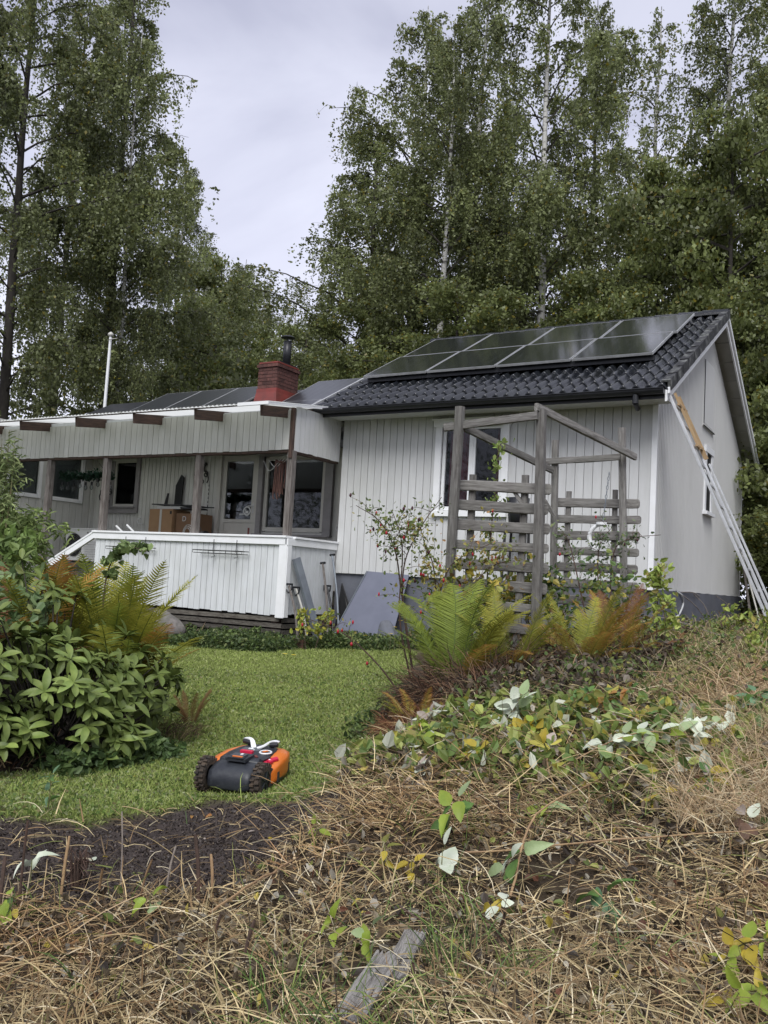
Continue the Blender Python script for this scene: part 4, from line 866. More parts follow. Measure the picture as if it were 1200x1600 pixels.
t = thing('plastic_sheet', 'large bluish grey plastic sheet leaning against the foundation', 'sheet', (-3.9, -.3, -1)); prism('sheet', [(-4.42, -.42, -1.02), (-3.42, -.42, -1.0), (-3.38, -.035, .02), (-4.07, -.035, .045)], (0, .012, 0), M_pvc, t); beam('sheet_edge', (-4.425, -.43, -1.02), (-4.075, -.045, .047), .012, .014, M_galv, t)
# dark boulder leaning on sheet
def rock(name, label, c, s, seed, m=M_rock):
    bm = bmesh.new(); bmesh.ops.create_icosphere(bm, subdivisions=4, radius=1); r = np.random.default_rng(seed); ph = r.uniform(0, 6, 9)
    for v in bm.verts:
        p = v.co.copy(); d = 1+.14*math.sin(p.x*2.3+ph[0])*math.cos(p.y*2.1+ph[1])+.10*math.sin(p.z*3.7+p.x*2+ph[2])+.05*math.sin(p.x*7+ph[3])*math.sin(p.y*6+p.z*5+ph[4])
        v.co = Vector((p.x*s[0]*d, p.y*s[1]*d, max(p.z, -.6)*s[2]*d*(1-.12*p.x)))
    me = bpy.data.meshes.new(name); bm.to_mesh(me); bm.free(); me.polygons.foreach_set('use_smooth', [True]*len(me.polygons))
    return tag(link(name, me, m, loc=c), label, 'stone')
rock('boulder', 'grey boulder lying at the foot of the porch railing', (-6.45, -1.62, -1.0), (.32, .2, .30), 2)
rock('boulder', 'dark rounded stone below the grey plastic sheet beside the rose stem', (-3.30, -.62, -1.0), (.2, .16, .34), 4, M_found)
# black downlight/bucket behind the pergola on the wall
t = thing('black_bucket', 'black bucket standing on a stool seen through the pergola slats', 'bucket', (-1.65, -.35, -.8)); b = MB(); b.tube([(-1.66, -.33, .70), (-1.66, -.33, .71), (-1.66, -.33, 1.08), (-1.66, -.33, 1.085)], [.001, .11, .15, .001], 16); b.build('body', M_black, t, True)
b = MB()
for dx, dy in ((-.12, -.1), (.12, -.1), (-.12, .1), (.12, .1)): b.tube([(-1.66+dx, -.33+dy, .70), (-1.66+dx*1.3, -.33+dy*1.3, -.85)], .018, 6)
b.box((-1.66, -.33, .685), (.30, .26, .025)); b.build('stool', M_iron, t)

# --- ladder
lad = thing('ladder', 'long aluminium ladder leaning against the gable eave', 'ladder', (1.42, -.35, -.4))
lt, lb = np.array([.22, -.40, 2.33]), np.array([1.46, -.38, -.50]); ax_ = (lb-lt)/np.linalg.norm(lb-lt)
off = np.array([0, .42, 0]); nrm = np.cross(ax_, [0, 1, 0])
for s_, nm_ in ((0, 'a'), (1, 'b')):
    p0 = lt+off*s_; p1 = lb+off*s_; beam('stile', tuple(p0), tuple(p1), .03, .085, M_alu, lad, .003, upv=(0, 1, 0))
    p0 = lt+off*s_*.86+(0, .026, 0)+nrm*.052+ax_*.9; p1 = lb+off*s_*.86+(0, .026, 0)+nrm*.052-ax_*.35
    beam('inner_stile', tuple(p0), tuple(p1), .022, .055, M_alu, lad, .003, upv=(0, 1, 0))
Ll = np.linalg.norm(lb-lt); k = .16
while k < Ll-.05:
    p = lt+ax_*k; b = MB(); b.cap_tube(p+(0, -.016, 0), p+off+(0, .016, 0), .016, 8); r_ = b.build('rung', M_alu, lad)
    b = MB(); b.cap_tube(p+(0, -.0165, 0), p+(0, -.018, 0), .012, 8); b.build('rung_end', M_dark, r_)
    k += .26
mid = lt+off/2; 
for k in (.18, .72):
    p = lt+ax_*k+nrm*.05; beam('timber_cross_piece', tuple(p+(0, -.02, 0)), tuple(p+off), .03, .02, M_yellowwood, lad)
beam('timber_lath', tuple(lt+off*.6+nrm*.05+ax_*.02), tuple(lt+off*.75+nrm*.05+ax_*.85), .05, .022, M_yellowwood, lad, upv=(0, 1, 0)); beam('timber_lath', tuple(lt+off*.25+nrm*.05+ax_*.0), tuple(lt+off*.3+nrm*.05+ax_*.75), .03, .022, M_yellowwood, lad, upv=(0, 1, 0))
# two poles and cable leaning at the gable's far end
t = thing('leaning_pole', 'thin weathered pole leaning on the gable behind the ladder', 'pole', (.5, 5.2, -.5)); b = MB(); b.tube([(.45, 4.9, -.5), (.06, 6.0, .95)], .02, 6); b.build('pole', M_woodv, t); b = MB(); b.tube([(.62, 4.7, -.5), (.10, 5.7, .9)], .014, 6); b.build('pole', M_cream, t)
b = MB(); b.tube(curve_pts([(.03, 1.15, .0), (.06, 1.4, -.06), (.05, 1.5, -.18), (.07, 1.2, -.30), (.09, .9, -.34)], 6), .012, 6); tag(b.build('white_cable', M_plasw), 'short white cable hanging from under the gable cladding', 'cable')
b = MB(); 
for a_, c_ in (((.03, 1.3, -.01), (.3, 2.0, -.45)), ((.03, 2.2, -.01), (.25, 2.4, -.4)), ((.03, 3.9, -.01), (.3, 4.5, -.4)), ((.03, 1.35, -.01), (.05, 2.6, -.05))): b.tube(curve_pts([a_, tuple((p+q)/2+.03 for p, q in zip(a_, c_)), c_], 4), .006, 4)
tag(b.build('dead_vines', M_greystick), 'dry vine stems trailing down the foundation below the gable', 'vine')

# ================================================================== PERGOLA
def rough(name, p0, p1, w, t, m, parent, seed, round_end=0.0, bow=.008, knots=True, K=22):
    r = np.random.default_rng(seed); mt, L = frame_axes(p0, p1, (0, -1, 0) if abs((Vector(p1)-Vector(p0)).normalized().z) > .7 else (0, 0, 1)); n = 12; V = []; a = np.arange(n)/n*2*np.pi+np.pi/4
    for k in range(K+1):
        s = k/K if not round_end else .5-.5*math.cos(math.pi*k/K); z = (s-.5)*L; e = 1.0
        if round_end:
            dd = min(s, 1-s)*L/round_end
            if dd < 1: e = math.sqrt(max(0, 1-(1-dd)**2))*.75+.25
        ca, sa = np.cos(a), np.sin(a); q = (np.abs(ca)**5+np.abs(sa)**5)**(-1/5.)
        rr_ = 1+.035*np.sin(a*3+s*9+r.uniform(-.2, .2))+r.normal(0, .014, n); bw_ = bow*math.sin(s*3.1+seed)
        V.append(np.stack([ca*q*rr_*w/2*e+bw_, sa*q*rr_*t/2*min(1, e+.2)+bw_*.6, np.full(n, z)], -1))
    V = np.concatenate(V); i = np.arange(K)[:, None]*n; j = np.arange(n)[None]; F_ = np.stack([i+j, i+(j+1) % n, i+n+(j+1) % n, i+n+j], -1).reshape(-1, 4).tolist()
    nv = len(V); V = np.concatenate([V, [[0, 0, -L/2], [0, 0, L/2]]]); F_ += [(nv, (q_+1) % n, q_, q_) for q_ in range(n)]+[(nv+1, K*n+q_, K*n+(q_+1) % n, K*n+(q_+1) % n) for q_ in range(n)]
    F4 = [f_ for f_ in F_ if len(set(f_)) == 4]; F3 = [tuple(dict.fromkeys(f_)) for f_ in F_ if len(set(f_)) == 3]
    me = bpy.data.meshes.new(name); me.from_pydata([tuple(v) for v in V], [], [tuple(map(int, f_)) for f_ in F4+F3]); me.update()
    return link(name, me, m, parent, matrix=mt)
pg = thing('pergola', 'weathered grey wooden rose pergola with slatted sides in front of the tiled wing', 'pergola', (0, -3.5, -.75))
gz = lambda x, y: Hz(x, y)-.1
P1, P2, P3, P4 = (-.585, -4.34), (.108, -4.18), (-.267, -2.80), (.383, -2.70)
rough('post', (P1[0]-.03, P1[1]+.05, gz(*P1)), (P1[0]+.02, P1[1]-.05, 1.41), .074, .070, M_wood, pg, 1)
rough('post', (P2[0], P2[1]+.06, gz(*P2)), (P2[0], P2[1]-.08, 1.375), .076, .072, M_wood, pg, 2)
rough('post', (P3[0], P3[1]+.06, gz(*P3)), (P3[0]-.003, P3[1]-.06, 1.37), .064, .06, M_wood, pg, 3)
rough('post', (P4[0]+.02, P4[1]+.06, gz(*P4)), (P4[0]-.02, P4[1]-.08, 1.48), .066, .064, M_wood, pg, 4)
rough('top_rail', (P1[0]-.12, P1[1]-.02, 1.245), (P2[0]+.0, P2[1]-.14, 1.31), .04, .068, M_wood, pg, 5)
rough('top_rail', (P2[0]-.02, P2[1]-.13, 1.39), (P4[0]+.09, P4[1]-.0, 1.21), .04, .068, M_wood, pg, 6)
rough('top_rail', (P1[0]+.05, P1[1]-.0, 1.24), (P3[0]+.0, P3[1]-.12, 1.07), .04, .068, M_wood, pg, 7)
rough('top_rail', (P3[0]-.10, P3[1]-.10, 1.15), (P4[0]-.02, P4[1]-.12, 1.20), .04, .062, M_wood, pg, 8)
for k in range(8):
    z = .748-k*.165; xj = random.uniform(-.012, .012)
    rough('slat', (P1[0]-.06+xj, P1[1]+.095, z+.012), (P2[0]+.055+xj, P2[1]+.09, z-.006), .038, .080+random.uniform(-.008, .012), M_wood, pg, 20+k, .05)
for k in range(8):
    z = .775-k*.157; xj = random.uniform(-.012, .012)
    rough('slat', (P3[0]-.03+xj, P3[1]+.09, z), (P4[0]+.13+xj, P4[1]+.085, z+.004), .038, .084+random.uniform(-.01, .01), M_wood, pg, 40+k, .05)
for (x, y, zt) in ((-.498, -4.17, .86), (-.068, -4.10, .86)): rough('upright', (x, y-.02, gz(x, y)), (x, y, zt), .062, .042, M_wood, pg, int(60+x*10))
for (x, y, zt) in ((-.165, -2.67, .89), (.265, -2.62, .91)): rough('upright', (x, y, gz(x, y)), (x, y, zt), .052, .038, M_wood, pg, int(70+x*10))
rough('upright', (P3[0]-.05, P3[1]-.15, gz(*P3)), (P3[0]-.06, P3[1]-.15, .84), .05, .045, M_wood, pg, 80); rough('brace', (P3[0]-.13, P3[1]-.2, .90), (P3[0]+.03, P3[1]-.1, .62), .04, .03, M_wood, pg, 81)
rough('brace', (-.19, -4.12, .76), (-.06, -4.12, .60), .03, .03, M_wood, pg, 82)
# hanging crescent lantern on a chain
ln = thing('hanging_ornament', 'white crescent-shaped ornament hanging from a chain on the right pergola slats', 'ornament', (.25, -2.95, .45))
b = MB(); b.tube([(.235+.105*math.cos(t), -2.93, .43+.115*math.sin(t)) for t in np.linspace(.9, 5.4, 20)], [.006+.017*math.sin(k/19*math.pi) for k in range(20)], 7); b.build('crescent', M_mwhite, ln, True)
b = MB(); b.cap_tube((.235, -2.93, .30), (.235, -2.93, .325), .075, 14); b.build('saucer', M_mwhite, ln); b = MB(); b.cap_tube((.24, -2.93, .545), (.24, -2.93, .57), .05, 12); b.build('cap', M_mwhite, ln)
b = MB()
for k in range(11): z = .60+k*.042; b.tube([(.255+.004*k+.009*math.cos(t)*(k % 2), -2.93+.009*math.cos(t)*((k+1) % 2), z+.02*math.sin(t)) for t in np.linspace(0, 6.28, 9)], .0035, 4)
b.build('chain', M_galv, ln)

# ================================================================== ROBOT MOWER
mw = thing('robot_mower', 'black and orange robotic lawn mower with knobbly wheels on the lawn', 'robot mower', (-.60, -6.83, Hz(-.60, -6.83)+.012), rad(13))
mw.rotation_euler = (rad(5), 0, rad(13))
def loft(name, st, m, parent, n=28, ex=4.0, smooth=True):
    V = []; a = np.arange(n)/n*2*np.pi
    for (y, w, z0, z1) in st:
        ca, sa = np.cos(a), np.sin(a); q = (np.abs(ca)**ex+np.abs(sa)**ex)**(-1/ex)
        V.append(np.stack([ca*q*w, np.full(n, y), (z0+z1)/2+sa*q*(z1-z0)/2], -1))
    K = len(st); V = np.concatenate(V); i = np.arange(K-1)[:, None]*n; j = np.arange(n)[None]
    F_ = np.stack([i+j, i+n+j, i+n+(j+1) % n, i+(j+1) % n], -1).reshape(-1, 4).tolist()
    me = bpy.data.meshes.new(name); me.from_pydata([tuple(map(float, v)) for v in V], [], [tuple(f_) for f_ in F_]+[tuple(range(n)), tuple(range((K-1)*n, K*n))[::-1]]); me.update()
    if smooth: me.polygons.foreach_set('use_smooth', [True]*len(me.polygons))
    o = link(name, me, m); o.parent = parent; return o
def local(b, name, m, parent, smooth=False): o = link(name, b.mesh(name, smooth), m); o.parent = parent; return o
loft('orange_shell', [(-.125, .150, .06, .10), (-.120, .200, .045, .150), (-.02, .208, .04, .172), (.10, .200, .04, .178), (.20, .172, .045, .172), (.265, .135, .05, .158), (.30, .085, .06, .125), (.305, .04, .07, .11)], M_orange, mw, ex=7)
loft('chassis', [(-.20, .12, .035, .10), (-.19, .135, .03, .11), (.1, .165, .028, .09), (.25, .11, .03, .09), (.31, .05, .04, .08)], M_mblack, mw, ex=5)
loft('hood', [(-.262, .100, .055, .085), (-.258, .126, .045, .115), (-.235, .134, .042, .150), (-.20, .138, .045, .160), (-.15, .138, .06, .172), (-.13, .136, .08, .176), (-.10, .130, .09, .175)], M_mblack, mw, ex=6)
loft('top_deck', [(-.125, .124, .12, .182), (-.10, .136, .12, .184), (.0, .132, .12, .192), (.12, .120, .12, .190), (.19, .098, .12, .184), (.225, .065, .12, .178), (.235, .04, .12, .17)], M_mblack, mw, ex=7)
def wheel(x, y, R, w):
    sgn = 1 if x > 0 else -1; b = MB(); n = 32; V = []; prof = [(-.5, .60), (-.5, .90), (-.36, 1), (.36, 1), (.5, .90), (.5, .60)]
    a = np.arange(n)/n*2*np.pi
    for px, pr in prof: V.append(np.stack([np.full(n, px*w), np.cos(a)*R*.92*pr, np.sin(a)*R*.92*pr], -1))
    i = np.arange(5)[:, None]*n; j = np.arange(n)[None]; b.add(np.concatenate(V), np.stack([i+j, i+(j+1) % n, i+n+(j+1) % n, i+n+j], -1).reshape(-1, 4))
    for k in range(20):
        t = k/20*2*np.pi
        for sx_, of in ((-.27, 0), (.27, .157)):
            tt = t+of; b.box((sx_*w, math.cos(tt)*R*.94, math.sin(tt)*R*.94), (w*.44, R*.13, R*.17), (tt-math.pi/2, 0, 0))
    wh = link('wheel', b.mesh('wheel'), M_rubber, loc=(x, y, R)); wh.parent = mw
    b = MB(); b.tube([(-.45*w*sgn, 0, 0), (.42*w*sgn, 0, 0), (.44*w*sgn, 0, 0), (.50*w*sgn, 0, 0)], [R*.6, R*.58, R*.3, .004], 20)
    for k in range(5): t = k/5*6.283; b.box((.45*w*sgn, math.cos(t)*R*.33, math.sin(t)*R*.33), (.01, R*.12, R*.5), (t-math.pi/2, 0, 0))
    h_ = link('rim', b.mesh('rim'), M_mblack); h_.parent = wh
wheel(-.172, -.185, .098, .054); wheel(.172, -.185, .098, .054); wheel(-.10, .22, .045, .03); wheel(.10, .22, .045, .03)
b = MB(); b.box((0, -.115, .192), (.125, .115, .018)); b.box((0, -.155, .200), (.10, .035, .012)); o1 = local(b, 'battery_hatch', M_mblack, mw); b = MB(); b.box((.0, -.122, .204), (.082, .062, .012)); local(b, 'hatch_lid', mat('slate_plastic', (.06, .066, .075), None, rough=.4), mw)
b = MB(); b.box((.006, -.155, .2085), (.062, .014, .004)); local(b, 'lid_tab', M_orange, mw); b = MB(); b.box((.012, -.112, .2112), (.016, .022, .0015)); local(b, 'lid_label', M_mwhite, mw)
b = MB(); b.box((-.008, -.012, .197), (.076, .026, .016)); local(b, 'stop_button', M_red, mw)
b = MB(); b.box((-.01, .058, .1935), (.11, .055, .006)); local(b, 'display', mat('slate_display', (.09, .10, .11), None, rough=.3), mw); b = MB(); b.box((-.015, .058, .1975), (.03, .018, .002)); b.box((.012, .040, .1975), (.008, .008, .002)); local(b, 'display_symbol', M_mwhite, mw)
b = MB(); b.tube([(.092+.034*math.cos(t), .03+.034*math.sin(t), .194) for t in np.linspace(0, 6.283, 25)], .005, 6); local(b, 'dial_ring', M_mwhite, mw); b = MB(); b.cap_tube((.092, .03, .188), (.092, .03, .197), .026, 16); local(b, 'dial', M_mblack, mw); b = MB(); b.box((.090, .030, .199), (.016, .034, .004), (0, 0, -.5)); local(b, 'dial_pointer', M_orange, mw)
b = MB(); b.box((.056, -.045, .1905), (.034, .016, .003), (0, 0, .2)); b.box((.078, -.062, .1895), (.02, .012, .003)); local(b, 'red_marking', M_redsheet, mw)
b = MB(); b.box((.135, -.07, .184), (.022, .085, .02), (0, .3, -.12)); local(b, 'side_grip', M_mblack, mw)
b = MB(); b.cap_tube((.158, -.085, .172), (.170, -.055, .174), .015, 10); b.cap_tube((.162, -.04, .172), (.178, .0, .172), .015, 10); b.cap_tube((.150, -.11, .17), (.152, -.09, .17), .012, 8); local(b, 'red_lever', M_red, mw)
b = MB(); b.cap_tube((.1605, -.072, .176), (.166, -.066, .1765), .013, 8); local(b, 'lever_tip', M_mwhite, mw)
b = MB(); b.box((.194, .06, .085), (.008, .22, .055), (0, 0, .12)); local(b, 'side_bumper', M_mblack, mw)
for s_ in (-1, 1):
    b = MB(); pts_ = curve_pts([(s_*.012, .085, .196), (s_*.035, .125, .202), (s_*.058, .155, .218), (s_*.083, .165, .226), (s_*.112, .168, .222)], 5)
    for k in range(len(pts_)-1): 
        c_ = (pts_[k]+pts_[k+1])/2; d_ = pts_[k+1]-pts_[k]; b.box(c_, (np.linalg.norm(d_)+.004,   .028, .006), (0, -math.atan2(d_[2], abs(d_[0]))*s_, math.atan2(d_[1], d_[0])*.6 if s_ > 0 else math.atan2(-d_[1], -d_[0])*.6))
    local(b, 'headlamp_arm', M_mwhite, mw); b = MB(); b.cap_tube((s_*.062, .150, .206), (s_*.112, .157, .210), .016, 10); b.cap_tube((s_*.075, .158, .17), (s_*.075, .158, .2), .012, 8); local(b, 'headlamp', M_black, mw)

# ================================================================== PLANTS
def strand_mesh(name, P0, L, az, el, curl, width, col, K=4, seed=0, side=.6, tip=.25):
    """many thin dry stalks / blades: P0 (n,3); az/el start direction; curl = total downward bend; per-strand arrays"""
    r = np.random.default_rng(seed); n = len(P0); P = np.zeros((n, K+1, 3)); P[:, 0] = P0; a = az.copy(); e = el.copy(); da = r.normal(0, side, n)
    for k in range(K):
        P[:, k+1] = P[:, k]+(L/K)[:, None]*np.stack([np.cos(e)*np.sin(a), np.cos(e)*np.cos(a), np.sin(e)], -1); e = e-curl/K; a = a+da/K+r.normal(0, .12, n)
    vd = P[:, 0]-np.array(CAM); T = P[:, -1]-P[:, 0]; s = np.cross(T, vd+r.normal(0, .5, (n, 3))*np.linalg.norm(vd, axis=1)[:, None]); s /= np.linalg.norm(s, axis=1)[:, None]+1e-9
    w = width[:, None]*np.concatenate([np.full(K, 1.)*np.linspace(1, .75, K), [tip]])[None]
    Lf = P-s[:, None]*w[..., None]/2; Rt = P+s[:, None]*w[..., None]/2; V = np.stack([Lf, Rt], 2).reshape(-1, 3)
    b = (np.arange(n)*(K+1)*2)[:, None]+np.arange(K)[None]*2; F_ = np.stack([b, b+1, b+3, b+2], -1).reshape(-1, 4)
    return mesh_np(name, V, F_, np.repeat(np.clip(col, .004, 1), (K+1)*2, axis=0))
def sample_view(n, dmin, dmax, fmin=-.50, fmax=.50, seed=0, power=1.0):
    """ground points spread so that their density falls with distance from where one stands"""
    r = np.random.default_rng(seed); u = r.uniform(0, 1, n); q = 1-power
    d = dmin*(dmax/dmin)**u if abs(q) < 1e-6 else (dmin**q+u*(dmax**q-dmin**q))**(1/q)
    t = r.uniform(fmin, fmax, n); x = CAM.x+d*(math.sin(yaw)+t*math.cos(yaw)); y = CAM.y+d*(math.cos(yaw)-t*math.sin(yaw)); return x, y, d, r
def pick(r, n, cols, probs):
    i = r.choice(len(cols), n, p=np.array(probs)/sum(probs)); return np.array(cols)[i]*(1+r.normal(0, .18, (n, 1)))
STRAW = [(.56, .46, .26), (.40, .31, .165), (.20, .145, .085), (.66, .58, .40), (.05, .038, .026), (.30, .20, .105), (.20, .23, .07)]
HOUSEBOX = lambda x, y: ((x > -4.75) & (x < .12) & (y > -.05)) | ((x < -4.6) & (y > -1.2))
# --- lawn blades
x, y, d, r = sample_view(330000, 3.6, 15.5, -.62, .2, 1, 1.6); la, so = zones(x, y); k = (r.uniform(0, 1, len(x)) < la*1.1) & ~HOUSEBOX(x, y); x, y, d = x[k], y[k], d[k]; n = len(x)
pt = vnoise(x, y, 2.2, 21); pt2 = vnoise(x, y, 8, 22)
col = np.array([.21, .26, .07])*(1+.30*pt+.12*pt2)[:, None]*(1+r.normal(0, .15, (n, 1))); dry = r.uniform(0, 1, n) < .12+.25*np.clip(pt2+vnoise(x, y, .9, 55), 0, 1); col[dry] = np.array([.38, .41, .17])*r.uniform(.6, 1.1, (dry.sum(), 1))
P0 = np.stack([x, y, H(x, y)-.004], -1)
me = strand_mesh('lawn_grass', P0, r.uniform(.018, .045, n)*(1+.25*pt), r.uniform(0, 6.28, n), r.uniform(.35, 1.35, n), r.uniform(.2, 1.2, n), .0030+.0006*d, col, K=2, seed=2)
tag(link('lawn_grass', me, M_strandc), kind='stuff', label='short mown green grass of the lawn')
# clippings and clover scraps on the lawn
x, y, d, r = sample_view(30000, 3.8, 9.5, -.5, .15, 31, 1.6); la, so = zones(x, y); k = la > .4; x, y = x[k], y[k]; n = len(x)
V, F_, CC = leafcloud(np.stack([x, y, H(x, y)+.016], -1), .020, pick(r, n, [(.16, .23, .06), (.30, .33, .17), (.10, .16, .04), (.20, .17, .08)], [4, 3, 4, 1]), r, 3.0)
tag(link('grass_clippings', mesh_np('clippings', V, F_, CC), M_leafc), kind='stuff', label='loose pale clippings and clover leaves on the lawn')
# --- dry straw mat
clumpy = lambda x, y, r: r.uniform(0, 1, len(x)) < np.clip(.55+.75*vnoise(x, y, 4.5, 33)+.5*vnoise(x, y, 12, 34), .06, 1)
def hollow(x, y, r):
    a = np.exp(-(((x-1.62)*.9-.3*(y+7.78))**2/.060+((y+7.78)+.3*(x-1.62))**2/.016)); b = np.exp(-(((x-1.30))**2/.008+((y+8.50)-.2*(x-1.3))**2/.10)); c = np.exp(-((x-1.1)**2/.04+(y+7.62)**2/.010))
    return r.uniform(0, 1, len(x)) > 1.5*np.maximum(np.maximum(a, b), c*.8)
def straw(name, label, n, dmin, dmax, f0, f1, seed, Ls, el, wid, power=1.5, cols=STRAW, probs=(4, 5, 5.2, 1.7, 3.4, 3.2, .6), mask=None, lift=.05, K=4, curl=(.2, 1.6), soilok=.06, side_=.9):
    x, y, d, r = sample_view(n, dmin, dmax, f0, f1, seed, power); la, so = zones(x, y)
    keep = (r.uniform(0, 1, n) > la*1.4) & (r.uniform(0, 1, n) > so*(1-soilok)) & ~HOUSEBOX(x, y) & (poly_sd(x, y, BED) > -.1)
    keep &= hollow(x, y, r)
    if mask is not None: keep &= mask(x, y, r)
    x, y, d = x[keep], y[keep], d[keep]; n = len(x); z = H(x, y)+r.uniform(-.01, lift, n)
    c = pick(r, n, cols, probs)*(1+.30*vnoise(x, y, 4, seed+3)+.22*vnoise(x, y, 1.5, 77))[:, None]*(1-np.clip(vnoise(x, y, 2.3, 78), 0, 1)[:, None]*np.array([.12, .34, .48]))
    me = strand_mesh(name, np.stack([x, y, z], -1), r.uniform(*Ls, n)*r.uniform(.5, 1.1, n), r.uniform(0, 6.28, n)+.6*vnoise(x, y, 3, 5), r.uniform(*el, n), r.uniform(*curl, n), r.uniform(*wid, n)*(.75+.12*d), c, K, seed, side=side_)
    return tag(link(name, me, M_strandc), kind='stuff', label=label)
straw('dry_straw', 'tangled mat of dry beige grass stalks in the foreground', 58000, 1.7, 5.2, -.56, .56, 41, (.04, .20), (-.15, .7), (.0014, .0044), 1.7, mask=clumpy, curl=(-.1, .9), side_=.35)
straw('dark_litter', 'dark rotting stalks beneath the straw', 26000, 1.7, 7.5, -.56, .56, 42, (.05, .22), (-.2, .35), (.002, .0045), 1.6, cols=[(.034, .026, .018), (.06, .045, .03), (.11, .08, .05), (.13, .11, .085)], probs=(3, 4, 3, 2), lift=.03)
straw('long_straw', 'long bent dry straws arching over the cut growth', 4200, 1.7, 5.5, -.56, .56, 43, (.18, .45), (.0, .6), (.0018, .0036), 1.4, probs=(5, 5, 3, 3, 2, 3, .8), K=5, curl=(.1, 1.1), side_=.35)
straw('broken_stems', 'short broken stems standing and lying in the straw', 9000, 1.7, 5.5, -.56, .56, 48, (.05, .17), (.2, 1.5), (.003, .0065), 1.5, probs=(4, 4, 5, 2, 3, 4, 1), K=2, curl=(-.1, .3), side_=.1, mask=clumpy)
bank = lambda x, y, r: (x > .15) & (r.uniform(0, 1, len(x)) < np.clip(np.maximum((y+5.75)/.9, (x-1.75)/.35), 0, 1)*np.clip((x-.05)/.6, .15, 1))
straw('bank_grass', 'tall dry tufted grass on the bank below the gable', 62000, 4.2, 13, -.05, .58, 44, (.10, .31), (.7, 1.5), (.0022, .0040), 1.4, cols=[(.46, .39, .22), (.36, .30, .16), (.17, .19, .07), (.12, .15, .05), (.15, .10, .065), (.38, .31, .21), (.30, .18, .11)], probs=(5, 4, 3, 2, 2.6, 2.4, 1.6), mask=bank, lift=.03, curl=(.5, 2.3))
straw('pink_dry_grass', 'reddish dry grass tussocks at the right edge', 9000, 3.2, 6.5, .34, .56, 46, (.15, .42), (.7, 1.5), (.0018, .0032), 1.2, cols=[(.46, .35, .21), (.36, .25, .15), (.50, .42, .28)], probs=(4, 3, 3), mask=lambda x, y, r: (x > 1.75) & (y > -7.2), curl=(.6, 2.2))
straw('heap_straw', 'dry stalks mixed through the heap of cut brambles', 15000, 3.9, 7.2, -.2, .5, 49, (.06, .32), (-.1, .8), (.0018, .0036), 1.2, curl=(-.1, 1.0), side_=.4, lift=.14, mask=lambda x, y, r: (y < -5.2) & (x > 0))
straw('green_grass_blades', 'scattered green grass blades growing through the straw', 5200, 1.9, 8, -.4, .58, 47, (.08, .26), (.7, 1.5), (.0022, .0042), 1.4, cols=[(.12, .19, .05), (.20, .25, .07), (.08, .13, .045)], probs=(4, 3, 3), mask=lambda x, y, r: vnoise(x, y, 2.6, 12) > .18)
# crumbs on the bare soil
x, y, d, r = sample_view(60000, 2.6, 5.2, -.56, .1, 51, 1.4); la, so = zones(x, y); k = so > .3; x, y = x[k], y[k]; n = len(x)
V, F_, CC = leafcloud(np.stack([x, y, H(x, y)+.003], -1), .013, pick(r, n, [(.06, .048, .043), (.085, .068, .06), (.035, .028, .026), (.15, .115, .08)], [5, 4, 4, .8]), r, 1.0)
tag(link('soil_crumbs', mesh_np('crumbs', V, F_, CC), M_leafc), kind='stuff', label='loose dark crumbs of soil')
straw('soil_straws', 'a few stray straws lying on the dark soil', 500, 2.6, 5.0, -.56, .1, 52, (.05, .2), (-.05, .3), (.0016, .003), 1.2, soilok=1.0, mask=lambda x, y, r: zones(x, y)[1] > .4, probs=(5, 5, 3, 4, 1, 3, .5))

# --- leaves
def leafmesh(name, L_=.1, w_=.05, shape='ovate', fold=.25, droop=.3, serr=0.0, seg=8):
    V = []; r = np.random.default_rng(int(L_*1000)+seg); 
    for k in range(seg+1):
        t = k/seg
        if shape == 'ovate': w = w_*math.sin(math.pi*min(1, t**.72*.98+.02))**.8
        elif shape == 'obovate': w = w_*math.sin(math.pi*(t**1.35*.97+.02))**.7
        else: w = w_*math.sin(math.pi*(t*.96+.02))
        if serr and k % 2: w *= 1-serr
        z = -droop*L_*t*t; V += [(-w/2, L_*t, z+fold*w*.5), (-w/4, L_*t, z+fold*w*.22), (0, L_*t, z), (w/4, L_*t, z+fold*w*.22), (w/2, L_*t, z+fold*w*.5)]
    F_ = [(a*5+c, a*5+c+1, a*5+c+6, a*5+c+5) for a in range(seg) for c in range(4)]; return mesh_np(name, V, F_, None, True)
def orient(az, el, rollv=0.0): return Euler((el, 0, -az), 'XYZ').to_matrix() @ Matrix.Rotation(rollv, 3, 'Y')
def leafmat(name, c, c2, rough=.5, trans=.3, scale=12, rnd=.15): return mat(name, c, c2, scale, rough, .15, 60, rnd=rnd, trans=trans)
ML = dict(white=leafmat('leaf_white_underside', (.62, .65, .54), (.50, .56, .42), .7, .2), lime=leafmat('leaf_lime', (.34, .42, .06), (.26, .36, .05), .45, .4), green=leafmat('leaf_green', (.12, .22, .05), (.08, .16, .04), .45, .3),
          yellow=leafmat('leaf_yellow', (.55, .42, .05), (.42, .34, .05), .5, .4), brown=leafmat('leaf_brown', (.16, .09, .055), (.10, .06, .04), .7, .1), pale=leafmat('leaf_pale_dry', (.42, .36, .31), (.30, .25, .21), .8, .15),
          olive=leafmat('leaf_olive', (.18, .20, .045), (.25, .22, .05), .5, .35), red=leafmat('leaf_dark_red', (.13, .025, .03), (.08, .02, .022), .5, .3), orange=leafmat('leaf_orange', (.42, .17, .05), (.36, .22, .06), .6, .3), palegreen=leafmat('leaf_pale_green', (.36, .44, .24), (.30, .40, .18), .5, .3), mint=leafmat('leaf_mint', (.15, .27, .15), (.12, .22, .11), .5, .3))
LV = [leafmesh('leaf', .1, .062, 'ovate', .25, .35, .10, 10), leafmesh('leaf', .1, .055, 'ovate', .5, .7, .12, 8), leafmesh('leaf', .1, .07, 'ovate', .1, .15, .10, 12)]
